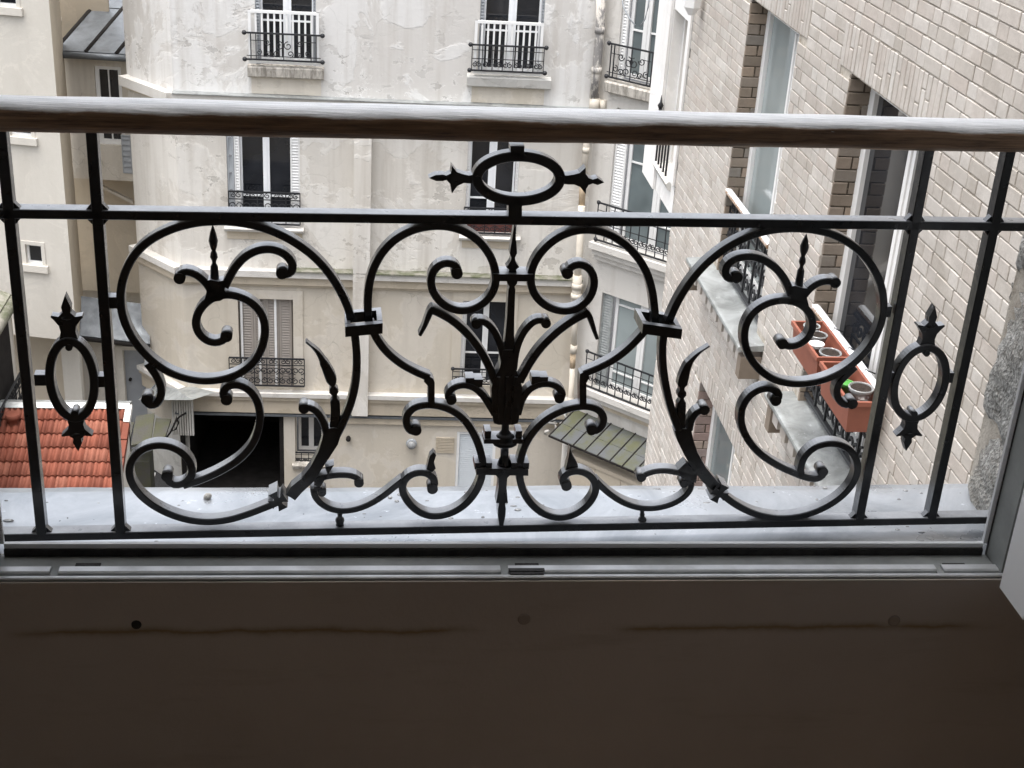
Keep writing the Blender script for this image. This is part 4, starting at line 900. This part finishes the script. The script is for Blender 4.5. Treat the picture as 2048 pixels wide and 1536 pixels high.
for i in range(nz0, nz1):
    z0, z1 = i*CH, (i+1)*CH; y = 4.2-rb.uniform(0, .3); k = rb.randint(0, 1)
    while y < YE:
        L = .2155 if k % 2 else .1075
        if rb.random() < .12: L = .2155
        y1 = y+L+JT*rb.uniform(.7, 1.3)
        for p, q in cut(y, min(y1, YE+JT/2), z0, z1, list(WINS)+SOLD+LED): slots.append(((p+q)/2, (z0+z1)/2, q-p-JT, CH-JT*rb.uniform(.8,1.2)))
        y = y1; k += 1
for a, b, c, e in SOLD:                    # soldier courses over the openings, split at random like the photograph's
    y = a
    while y < b-.02:
        w_ = .064*rb.uniform(.9, 1.1)
        if rb.random() < .45: slots.append((y+w_/2, (c+e)/2, w_-.010, e-c-.008))
        else:
            f = rb.choice((.33, .5, .66)); zm = c+(e-c)*f; slots.append((y+w_/2, (c+zm)/2, w_-.010, zm-c-.008)); slots.append((y+w_/2, (zm+e)/2, w_-.010, e-zm-.008))
        y += w_
vis = []
for s in slots:
    x, y = proj((XW, s[0], s[1])); vis.append((not (-30 < x < 2080 and -30 < y < 985), s[0]**2+s[1]**2+XW**2, s))
vis.sort(key=lambda t: (t[0], t[1]))
BIG = {}
def brick_mesh(L, H, var):
    k = (round(L/.004), round(H/.004), var)
    if k not in BIG:
        v, f = brick_verts(round(L/.004)*.004, round(H/.004)*.004, .06, .0035, rb); m = MB(); m.t = rb.random(); m.add(v, f); me = mesh_of('brick', m); me.materials.append(M['brick']); BIG[k] = me
    return BIG[k]
for t in vis[:300]:
    y, z, L, H = t[2]
    o = bpy.data.objects.new('brick', brick_mesh(L, H, rb.randint(0, 5))); COL.objects.link(o); o.parent = BB
    o.location = Vector((XW+rb.uniform(-.0015,.0015), y, z))-wloc(BB)
mb = MB()
for t in vis[300:]:
    y, z, L, H = t[2]; v, f = brick_verts(L, H, .02, .0035, rb); mb.t = rb.random(); dx = rb.uniform(-.0015, .0015)
    mb.add([(XW+a+dx, y+b, z+c) for a, b, c in v], f)
o = obj('brickwork', mb, M['brick'], BB); o['kind'] = 'stuff'
# reveals: unpainted brick jambs, soffits, windows
RV = .155
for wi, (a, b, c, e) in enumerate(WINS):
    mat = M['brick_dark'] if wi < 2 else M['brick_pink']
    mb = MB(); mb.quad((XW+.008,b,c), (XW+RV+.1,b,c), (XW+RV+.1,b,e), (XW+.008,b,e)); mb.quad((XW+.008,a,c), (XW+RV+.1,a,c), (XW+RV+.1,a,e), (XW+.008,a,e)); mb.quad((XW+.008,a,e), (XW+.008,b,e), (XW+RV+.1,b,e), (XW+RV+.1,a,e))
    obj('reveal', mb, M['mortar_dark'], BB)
    z = c; k = 0
    while z < e-.02:
        H = min(CH, e-z)-JT
        cuts_ = [(0, RV)] if k % 2 else [(0, .092), (.101, RV)]
        for p, q in cuts_:
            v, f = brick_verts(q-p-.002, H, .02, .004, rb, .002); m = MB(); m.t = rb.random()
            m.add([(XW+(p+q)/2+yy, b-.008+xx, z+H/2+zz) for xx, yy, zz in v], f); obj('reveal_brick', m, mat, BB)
        z += CH; k += 1
    pw = PL((XW, 0), (0, -1)); gl = M['glass_green'] if wi == 0 else (M['glass_dark'] if wi == 1 else M['glass_grey'])
    window(pw, [-b, -a, c+.02, e], BB, M['win_wood'], gl, RV-.02, .085, .11, (), half=.67)
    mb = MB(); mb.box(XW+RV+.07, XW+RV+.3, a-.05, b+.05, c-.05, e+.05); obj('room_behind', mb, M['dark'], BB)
for k, (a, b, z) in enumerate(((8.72, 10.5, -3.86), (6.40, 8.0, -3.86))):
    mb = MB(); d = .178; mb.prism([(XW-d, a, z-.035), (XW-d-.004, a, z-.018), (XW-d, a, z-.004), (XW-d+.02, a, z), (XW+RV, a, z+.02), (XW+RV, a, z-.035)], (0, b-a, 0))
    lg = obj('window_ledge', mb, M['zinc_ledge'], BB, 'zinc covered ledge with brick corbels'); nb = 9 if k == 0 else 8
    mb = MB(); mb.box(XW-.10, XW, a+.04, b-.04, z-.085, z-.036); obj('corbel_course', mb, M['brick_pink'], lg)
    for q in range(nb):
        y = a+.06+(b-a-.12)*(q+.5)/nb; w_ = (b-a-.12)/nb*.32; m = MB(); m.t = rb.random(); m.box(XW-.135, XW+.0, y-w_, y+w_, z-.165, z-.0855); obj('corbel_brick', m, M['brick'], lg)
    for y in (a+.05, b-.05): m = MB(); m.t = .1; m.box(XW-.15, XW, y-.045, y+.045, z-.25, z-.0853); obj('bracket', m, M['brick_dark'], lg)
# window guards with wooden rails on the brick building
for a, b in ((8.95, 10.2), (6.66, 7.86)):
    pg = PL((XW+.045, 0), (0, -1)); ra = far_rail(pg, -b, -a, -3.80, -3.235, .0, BB, 2, False)
    mb = MB(); mb.prism([(XW+.015+.03*math.cos(t*PI/5), a, -3.20+.024*math.sin(t*PI/5)) for t in range(10)], (0, b-a, 0)); obj('rail_cap', mb, M['handrail'], ra)
# flower boxes hanging on the nearer guard
def flower_box(y0, y1, label):
    zt, zb = -3.15, -3.34; x0, x1 = 2.565, 2.755; t = .01; q = .022
    fb = thing('flower_box', label, 'flower box', ((x0+x1)/2, (y0+y1)/2, zb), 'terracotta boxes hung on the window guard')
    mb = MB()
    def ring(e, z): return [(x0+e,y0+e,z),(x1-e,y0+e,z),(x1-e,y1-e,z),(x0+e,y1-e,z)]
    R_ = [ring(q,zb), ring(.006,zt-.03), ring(.004,zt-.03), ring(-.006,zt-.026), ring(-.006,zt), ring(t,zt), ring(t,zt-.03), ring(q+t,zb+.015)]
    vs = [p for r in R_ for p in r]; fs = [(k*4+i, k*4+(i+1)%4, (k+1)*4+(i+1)%4, (k+1)*4+i) for k in range(len(R_)-1) for i in range(4)]
    mb.add(vs, fs+[(3,2,1,0), tuple(len(vs)-4+i for i in range(4))]); obj('trough', mb, M['terracotta_plastic'], fb)
    for y in (y0+.12, y1-.12):
        mb = MB(); mb.tube([(x1-.004,y,zt-.12), (x1+.012,y,zt-.02), (x1+.03,y,zt+.012), (2.80,y,zt+.0), (2.842,y,zt-.015)], .004, 6); obj('hook', mb, M['black_iron_far'], fb)
    return fb
flower_box(6.99, 7.51, 'terracotta plastic flower box on the guard, the farther of two'); flower_box(6.42, 6.93, 'terracotta plastic flower box on the guard, the nearer of two')
def pot(x, y, r, h_, m, soil, label, name='plant_pot', cat='pot'):
    zb = -3.34+.02; t = thing(name, label, cat, (x, y, zb), 'small pots in the flower boxes')
    mb = MB(); mb.lathe((x,y,zb), (x,y,zb+h_), [(0,r*.72),(.9,r*.97),(.9,r*1.06),(1,r*1.06)], 16); 
    mb.v = mb.v; obj('cup', mb, M[m], t)
    mb = MB(); mb.lathe((x,y,zb+h_*.9), (x,y,zb+h_+.002), [(0,r*.9),(1,r*.9)], 16); obj('soil' if soil == 'soil' else 'lid', mb, M[soil], t)
    mb = MB(); mb.tube([(x+r*1.06*math.cos(a*PI/10), y+r*1.06*math.sin(a*PI/10), zb+h_+.003) for a in range(20)], .005, 6, True); obj('rim', mb, M[m], t)
pot(2.665, 7.07, .058, .16, 'clear_plastic', 'soil', 'clear plastic pot of dark soil at near end of the farther flower box')
pot(2.615, 7.18, .040, .165, 'white_paint', 'white_paint', 'white lidded pot in the farther flower box')
pot(2.66, 7.30, .05, .17, 'clear_plastic', 'soil', 'clear plastic pot in the middle of the farther flower box')
pot(2.66, 7.43, .045, .17, 'pvc_grey', 'soil', 'grey plastic pot at far end of the farther flower box')
pot(2.675, 6.56, .062, .185, 'clear_plastic', 'soil', 'clear plastic pot of dark soil in the nearer flower box')
pot(2.645, 6.69, .034, .15, 'green_plastic', 'green_plastic', 'bright green cup beside the clear pot in the nearer flower box')
pot(2.665, 6.85, .045, .16, 'clear_plastic', 'soil', 'small clear pot at far end of the nearer flower box')
# white rendered bay at the far end of the brick wall
PB = PL((XW, 0), (0, -1)); BW = (12.12, 12.73, -3.72, -2.29)
mb = holed(MB(), PB, -13.31, -YE-.003, -4.007, 1.4, [(-BW[1], -BW[0], BW[2], BW[3])], .14)
mb.quad((XW,13.31,-4.007),(XW+2,13.31,-4.007),(XW+2,13.31,1.4),(XW,13.31,1.4)); mb.quad((XW,YE+.003,-4.007),(XW+2,YE+.003,-4.007),(XW+2,13.31,-4.007),(XW,13.31,-4.007)); obj('rendered_bay', mb, M['bay'], BB)
mb = MB(); mb.pbox(PB, -YE-.11, -YE-.01, -3.72, 1.4, .003, .02); mb.pbox(PB, -13.31, -12.75, -4.0, 1.4, .003, .03); obj('bay_pilaster', mb, M['bay'], BB)
w = obj('window', MB().pbox(PB, -BW[1], -BW[1]+.05, BW[2], BW[3], -.17, -.10).pbox(PB, -BW[0]-.05, -BW[0], BW[2], BW[3], -.17, -.10), M['win_wood'], BB); obj('pane', MB().pbox(PB, -BW[1]+.05, -BW[0]-.05, BW[2], BW[3], -.16, -.15), M['recess_wall'], w)
sill(PB, [-BW[1], -BW[0], BW[2], BW[3]], .10, .02, .05, 'concrete', BB)
o = PB.pt(-12.43, -2.95, .02); mb = MB()
for y in (12.2, 12.32, 12.44, 12.56, 12.68): mb.cyl((XW-.04, y, -3.7), (XW-.04, y, -3.22), .010, 6)
mb.cyl((XW-.04, 12.12, -3.22), (XW-.04, 12.74, -3.22), .014, 6); mb.lathe((XW-.04,12.72,-3.22), (XW-.04,12.72,-3.08), [(0,.012),(.3,.03),(.5,.012),(1,.002)], 8); obj('railing', mb, M['black_iron_far'], BB)
lp = at(1384, 8, X=2.70); wl_ = thing('wall_lamp', 'white lantern hanging by the brick corner at the top', 'lamp', tuple(lp))
mb = MB(); mb.lathe(lp+Vector((0,0,-.09)), lp+Vector((0,0,.12)), [(0,.025),(.3,.07),(.32,.075),(.9,.085),(1,.04)], 6); mb.smooth = set(); obj('shade', mb, M['white_paint'], wl_)
mb = MB(); mb.cyl(lp+Vector((0,0,.11)), lp+Vector((.10,0,.2)), .012, 6); obj('bracket', mb, M['black_iron_far'], wl_)

# ------------------------------------------------------------------ buildings on the left
PA = PL((-4.93, 23.0), (math.cos(math.radians(13)), -math.sin(math.radians(13))))   # cream stair tower, u<0 to the left
ST = thing('stair_tower', 'plain cream building with three tiny windows at left edge', 'building', (-6, 23.5, GZ))
hz = lambda y: PA.px(100, y)[1]
zb_ = hz(677); sw = []
for x0, x1, y0, y1 in ((-8,33,-20,12), (20,62,240,272), (52,84,490,528)): sw.append(opening(PA, x0, x1, y0, y1)+[.1])
obj('wall', holed(MB(), PA, -4, 0, zb_, 1.2, sw, .1), M['left_wall'], ST)
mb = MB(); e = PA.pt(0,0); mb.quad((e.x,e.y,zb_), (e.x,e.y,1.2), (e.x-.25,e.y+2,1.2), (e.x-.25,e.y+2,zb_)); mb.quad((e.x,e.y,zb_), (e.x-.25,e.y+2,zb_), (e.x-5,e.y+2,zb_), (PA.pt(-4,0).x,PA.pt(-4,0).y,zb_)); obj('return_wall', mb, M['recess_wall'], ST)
for o in sw:
    mb = MB(); t = .035; mb.pbox(PA, o[0], o[0]+t, o[2], o[3], -.1, -.05); mb.pbox(PA, o[1]-t, o[1], o[2], o[3], -.1, -.05); mb.pbox(PA, o[0], o[1], o[2], o[2]+t, -.1, -.049); mb.pbox(PA, o[0], o[1], o[3]-t, o[3], -.1, -.049); w = obj('window', mb, M['win_wood'], ST); obj('pane', MB().pbox(PA, o[0], o[1], o[2], o[3], -.098, -.085), M['glass_dark'], w)
    mb = MB(); t = .06; mb.pbox(PA, o[0]-t, o[0], o[2]-t, o[3]+t, -.01, .012); mb.pbox(PA, o[1], o[1]+t, o[2]-t, o[3]+t, -.01, .012); mb.pbox(PA, o[0], o[1], o[3], o[3]+t, -.01, .012); obj('window_surround', mb, M['left_wall'], ST)
    obj('sill', MB().pbox(PA, o[0]-.10, o[1]+.10, o[2]-.13, o[2]-.01, -.01, .06), M['left_wall'], ST)
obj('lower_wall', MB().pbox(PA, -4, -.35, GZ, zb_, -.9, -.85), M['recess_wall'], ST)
obj('lower_wall', MB().pbox(PA, PA.px(90,750)[0], PA.px(126,750)[0], GZ, zb_, -.80, -.70), M['left_wall'], ST)
# annex between tower and facade
PX = PL((-4.6, 25.0), (1, -.09)); AX = thing('annex', 'narrow recessed annex with standing seam zinc roof beside the tower', 'building', (-4.3, 25.3, GZ))
az = lambda y: PX.px(180, y)[1]; au = lambda x, y=200: PX.px(x, y)[0]
aw = opening(PX, 193, 246, 133, 290); av = opening(PX, 244, 264, 270, 346)
obj('wall', holed(MB(), PX, au(126), au(300), az(358), az(100), [aw, av], .12), M['annex'], AX)
mb = MB(); p = PX.pt(au(126), 0); mb.quad((p.x,p.y,az(358)), (p.x,p.y,az(100)), (p.x+.2,p.y+3,az(100)), (p.x+.2,p.y+3,az(358))); obj('return_wall', mb, M['annex'], AX)
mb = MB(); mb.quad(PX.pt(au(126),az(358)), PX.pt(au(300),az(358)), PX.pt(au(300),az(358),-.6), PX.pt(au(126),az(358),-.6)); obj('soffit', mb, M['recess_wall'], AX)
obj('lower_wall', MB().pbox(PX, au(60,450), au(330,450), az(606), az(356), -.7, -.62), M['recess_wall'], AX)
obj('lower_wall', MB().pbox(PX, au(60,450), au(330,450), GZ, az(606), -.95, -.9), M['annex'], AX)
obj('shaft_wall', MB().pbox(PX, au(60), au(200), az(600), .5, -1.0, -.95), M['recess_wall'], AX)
obj('beam', MB().prism([PX.pt(*PX.px(203,368,-.3),-.3), PX.pt(*PX.px(206,374,-.3),-.3), PX.pt(*PX.px(268,406,-.3),-.3), PX.pt(*PX.px(268,400,-.3),-.3)], PX.n*.08), M['annex'], AX)
window(PX, aw, AX, M['win_wood'], M['glass_dark'], .06, .07, .02, (.35,)); louvre(PX, av[0], av[1], av[2], av[3], .02, AX, M['grey_wood'], .10, .02)
# sloping zinc roof in trays
ev0, ev1 = PX.pt(au(118,100), az(100), .22), PX.pt(au(300,100), az(100), .22); back = at(203, -4, Y=26.4)-ev0
U = (ev1-ev0); Lr = U.length; U.normalize(); nrm = U.cross(back).normalized(); nrm = nrm if nrm.z > 0 else -nrm
for k in range(3):
    a, b = ev0+U*(Lr*k/3+.02), ev0+U*(Lr*(k+1)/3-.02)
    for t0, t1 in ((0,.8),(.8,1)):
        mb = MB(); mb.hexa([a+back*t0, b+back*t0, b+back*t1, a+back*t1]+[q+nrm*(.02+.012*(t0 > 0)) for q in (a+back*t0, b+back*t0, b+back*t1, a+back*t1)]); obj('roof_tray', mb, M['zinc_dark'], AX)
for k in range(4): a = ev0+U*(Lr*k/3); mb = MB(); mb.cyl(a-nrm*0, a+back, .045, 8); obj('roof_batten', mb, M['dark'], AX)
mb = MB(); mb.tube([ev0-Vector((.04,.03,.05)), ev1-Vector((0,.03,.05))], .06, 8); obj('gutter', mb, M['zinc_dark'], AX)
pipe([(106,-40),(114,40),(122,200),(133,320),(141,400),(150,470),(160,560)], .075, 'pipe_cream', PX, -.75, 'downpipe', AX)
# little zinc lean-to roof, grey door
LT = thing('lean_to', 'small grey zinc lean-to roof over a grey door at the foot of the tower', 'lean-to', (-4.4, 24.2, GZ))
PT = PL((-4.5, 24.2), (1, -.05)); tq = lambda x, y, d: PT.pt(*PT.px(x, y, d), d)
r0, r1 = tq(150,672,.35), tq(300,690,.35); r2, r3 = tq(300,612,-.35), tq(158,594,-.35)
mb = MB(); mb.hexa([r0, r1, r2, r3]+[v+Vector((0,-.01,.03)) for v in (r0, r1, r2, r3)]); obj('roof_sheet', mb, M['zinc_dark'], LT)
obj('fascia', MB().tube([r0-Vector((0,.02,.03)), r1-Vector((0,.02,.03))], .035, 6), M['dark'], LT)
tu = lambda x: PT.px(x, 750)[0]; tz = PT.px(200, 684)[1]
mb = holed(MB(), PT, tu(126), tu(330), GZ, tz, [(tu(250), tu(291), GZ, PT.px(270, 700)[1])], .1); obj('wall', mb, M['left_wall'], LT)
d_ = obj('door', MB().pbox(PT, tu(250), tu(291), GZ, PT.px(270,700)[1], -.09, -.05), M['grey_door'], LT); q = PT.pt(*PT.px(260, 760), -.05); obj('handle', MB().cyl(q, q-Vector((0,.05,0)), .03, 8), M['dark'], d_)
obj('door_frame', MB().pbox(PT, tu(236), tu(249), GZ, PT.px(270,694)[1], 0, .04).pbox(PT, tu(236), tu(300), PT.px(270,699)[1], PT.px(270,692)[1], .0, .041), M['left_wall'], LT)
# zinc hood and mossy shed roof in front of the splayed corner
HD = thing('shed', 'mossy slab roofed shed with pale zinc hood beside the dark passage', 'shed', (-3.7, 23, GZ))
b0 = [PS.pt(*PS.px(x, y, d), d) for x, y, d in ((276,800,.5),(384,800,.35))]; tp = PS.pt(*PS.px(322,757,.0),.0)
mb = MB(); b3 = b0[1]-PS.n*.5; b4 = b0[0]-PS.n*.5; mb.add([b0[0], b0[1], b3, b4, tp], [(0,1,4),(1,2,4),(2,3,4),(3,0,4),(3,2,1,0)]); obj('zinc_hood', mb, M['zinc_ledge'], HD)
for k in range(2): s = b0[0].lerp(b0[1], .1+.2*k); obj('hood_seam', MB().cyl(s+Vector((0,0,.01)), tp.lerp(s, .12*k)+Vector((0,0,.01)), .014, 6), M['zinc_dark'], HD)
for k in range(9): a = b0[0].lerp(b0[1], .42+.045*k)-PS.n*.25; obj('pilaster_rib', MB().box(a.x-.014, a.x+.014, a.y-.03, a.y+.05, a.z-.78, a.z-.02), M['concrete'], HD)
for (x0, y0), (x1, y1), (x2, y2), (x3, y3) in (((272,832),(309,826),(302,884),(262,890)), ((312,836),(342,838),(326,886),(304,884)), ((252,846),(268,843),(258,890),(240,895))):
    q = [at(x, y, Y=Y) for (x, y), Y in (((x3,y3),22.3), ((x2,y2),22.3), ((x1,y1),22.95), ((x0,y0),22.95))]
    mb = MB(); mb.hexa([v-Vector((0,0,.05)) for v in q]+q); obj('roof_slab', mb, M['moss_slab'], HD)
q = at(300, 890, Y=22.6); obj('shed_wall', MB().box(q.x-.6, q.x+.0, 22.42, 22.9, GZ, q.z-.25), M['moss_slab'], HD)
cb_ = thing('hanging_cable', 'black cable looping down the corner beside the dark passage', 'cable', tuple(PF.pt(PF.px(352,860)[0], GZ, .3)))
obj('cable', MB().tube([PF.pt(*PF.px(x,y,.3),.3) for x, y in ((372,826),(358,834),(348,848),(344,862),(352,858),(357,846),(353,834),(350,846),(340,866),(332,876),(322,890))], .018, 6), M['dark'], cb_)
mb = MB(); q = at(287, 949, Z=GZ+.006); mb.box(q.x-.35, q.x+.22, q.y-.07, q.y+.07, GZ+.004, GZ+.008); o = struct('painted_line', mb, M['white_paint'])

# tiled outbuilding roof
RY, RZ, PITCH = 19.5, at(125, 812, Y=19.5).z, math.radians(24)
OT = thing('outbuilding', 'low outbuilding with orange red tiled roof and white flashed ridge', 'outbuilding', (-4.5, 18, GZ))
X0, X1 = -6.2, -3.52; GA_, TW = .262, .17
sl = Vector((0, -math.cos(PITCH), -math.sin(PITCH))); nr = Vector((0, -math.sin(PITCH), math.cos(PITCH)))
prof = [(0,0,.006),(.08,0,.020),(.2,0,.026),(.30,0,.012),(.38,0,.004),(.46,0,.004),(.54,0,.016),(.66,0,.026),(.80,0,.022),(.9,0,.006),(1,0,.0)]
TM = []
for q in range(6):
    m = MB(); m.t = q/5; vs = []
    for tt, lift in ((0, 0), (1, .032)):
        for f, _, hgt in prof: vs.append(Vector((f*TW, 0, 0))+sl*(tt*(GA_+.04))+nr*(hgt*1.5+lift))
    k = len(prof); fs = [(i, i+1, k+i+1, k+i) for i in range(k-1)]; m.add(vs, fs, True)
    m.add([vs[k+i] for i in range(k)]+[vs[k+i]-nr*.030 for i in range(k)], [(i, i+1, k+i+1, k+i) for i in range(k-1)])
    me = mesh_of('roof_tile', m); me.materials.append(M['tile']); TM.append(me)
rf = obj('roof', MB().hexa([Vector((X0,RY,RZ))-nr*.06, Vector((X1,RY,RZ))-nr*.06, Vector((X1,RY,RZ))-nr*.06+sl*3.2, Vector((X0,RY,RZ))-nr*.06+sl*3.2, Vector((X0,RY,RZ))-nr*.005, Vector((X1,RY,RZ))-nr*.005, Vector((X1,RY,RZ))-nr*.005+sl*3.2, Vector((X0,RY,RZ))-nr*.005+sl*3.2]), M['tile'], OT)
cols = int((X1-X0)/TW)
for r in range(10):
    for c in range(cols):
        o = bpy.data.objects.new('roof_tile', random.choice(TM)); COL.objects.link(o); o.parent = rf
        o.location = Vector((X1-(c+1)*TW+random.uniform(-.004,.004), RY, RZ))+sl*(r*GA_+random.uniform(-.006,.006))+nr*random.uniform(0,.005)-wloc(OT)
mb = MB(); mb.prism([Vector((X0,RY,RZ))+sl*.09+nr*.06, Vector((X0,RY,RZ))+nr*.085, Vector((X0,RY+.16,RZ+.02)), Vector((X0,RY+.16,RZ-.1)), Vector((X0,RY,RZ))+nr*.01], (X1-X0+.05,0,0)); obj('ridge_flashing', mb, M['zinc_ledge'], OT)
for t in range(9): mb = MB(); a = Vector((X1-.01,RY,RZ))+sl*(t*.33); mb.hexa([a-nr*.05, a-nr*.05+Vector((.09,0,0)), a-nr*.05+Vector((.09,0,0))+sl*.35, a-nr*.05+sl*.35, a+nr*.055, a+nr*.05+Vector((.09,0,0)), a+nr*.07+Vector((.09,0,0))+sl*.35, a+nr*.075+sl*.35]); obj('verge_tile', mb, M['tile'] if t else M['concrete'], OT)
mb = MB(); mb.box(X0, X1, RY-2.6, RY+.1, GZ, RZ-1.35); mb.prism([(X1-.02,RY+.1,RZ-1.35),(X1-.02,RY+.1,RZ-.05),(X1-.02,RY-2.6,RZ-1.24),(X1-.02,RY-2.6,RZ-1.35)], (.02,0,0)); mb.box(X0,X1,RY+.02,RY+.1,RZ-1.36,RZ-.06); obj('wall', mb, M['left_wall'], OT)
q = at(26, 842, Y=19.15); mb = MB(); mb.lathe(q-Vector((0,0,.2)), q+Vector((0,0,.12)), [(0,.10),(.3,.10),(.32,.075),(.75,.075),(.76,.11),(1,.10)], 12); obj('vent_pipe', mb, M['tile'], OT)

# side wing at the far left with its mossy gutter and guard
PWg = PL((-5.42, 0), (0, 1))              # looks to +x
WG = thing('side_wing', 'cream wing at far left edge with mossy gutter and ornate black guard', 'building', (-6, 19.5, GZ))
zg = at(20, 600, X=-5.42)
wz0 = at(30, 735, X=-5.42); 
mb = MB(); mb.box(-8, -5.42, 14, zg.y, GZ, zg.z); obj('wall', mb, M['left_wall'], WG)
mb = MB(); mb.tube([(-5.36, 14, zg.z+.0), (-5.36, zg.y+.05, zg.z+.0)], .09, 8); obj('gutter', mb, M['moss_edge'], WG)
mb = MB(); mb.hexa([(-8,14,zg.z+1),(-5.4,14,zg.z+.02),(-5.4,zg.y,zg.z+.02),(-8,zg.y,zg.z+1),(-8,14,zg.z+1.1),(-5.4,14,zg.z+.1),(-5.4,zg.y,zg.z+.1),(-8,zg.y,zg.z+1.1)]); obj('roof', mb, M['moss_edge'], WG)
mb = MB(); mb.tube([(-5.33, zg.y-.05, zg.z), (-5.33, zg.y-.03, GZ)], .05, 8); obj('downpipe', mb, M['pipe_cream'], WG)
pa, pb_ = at(2, 760, X=-5.3), at(38, 690, X=-5.3)
far_rail(PWg, pb_.y-1.5, pb_.y-.05, wz0.z-.95, wz0.z, .12, WG, 2, False)
obj('window_panel', MB().box(-5.425, -5.40, pb_.y-1.45, pb_.y-.1, wz0.z-.95, wz0.z+1.0), M['dark'], WG)

# cables and the loose wires in front of the splayed face
for nm, pts, lab in (('hanging_wire', ((1241,-20),(1247,15),(1258,35),(1270,50)), 'thin grey wire sagging to the topmost corner window from the left'), ('hanging_wire', ((1300,-20),(1296,15),(1290,38),(1281,52)), 'thin grey wire sagging to the topmost corner window from the right')):
    P = [PC.pt(*PC.px(x, y, .12), .12) for x, y in pts]; o = obj(nm, MB().tube(P, .012, 5), M['grey_wood']); tag(o, lab, 'wire', 'wires by the corner window')
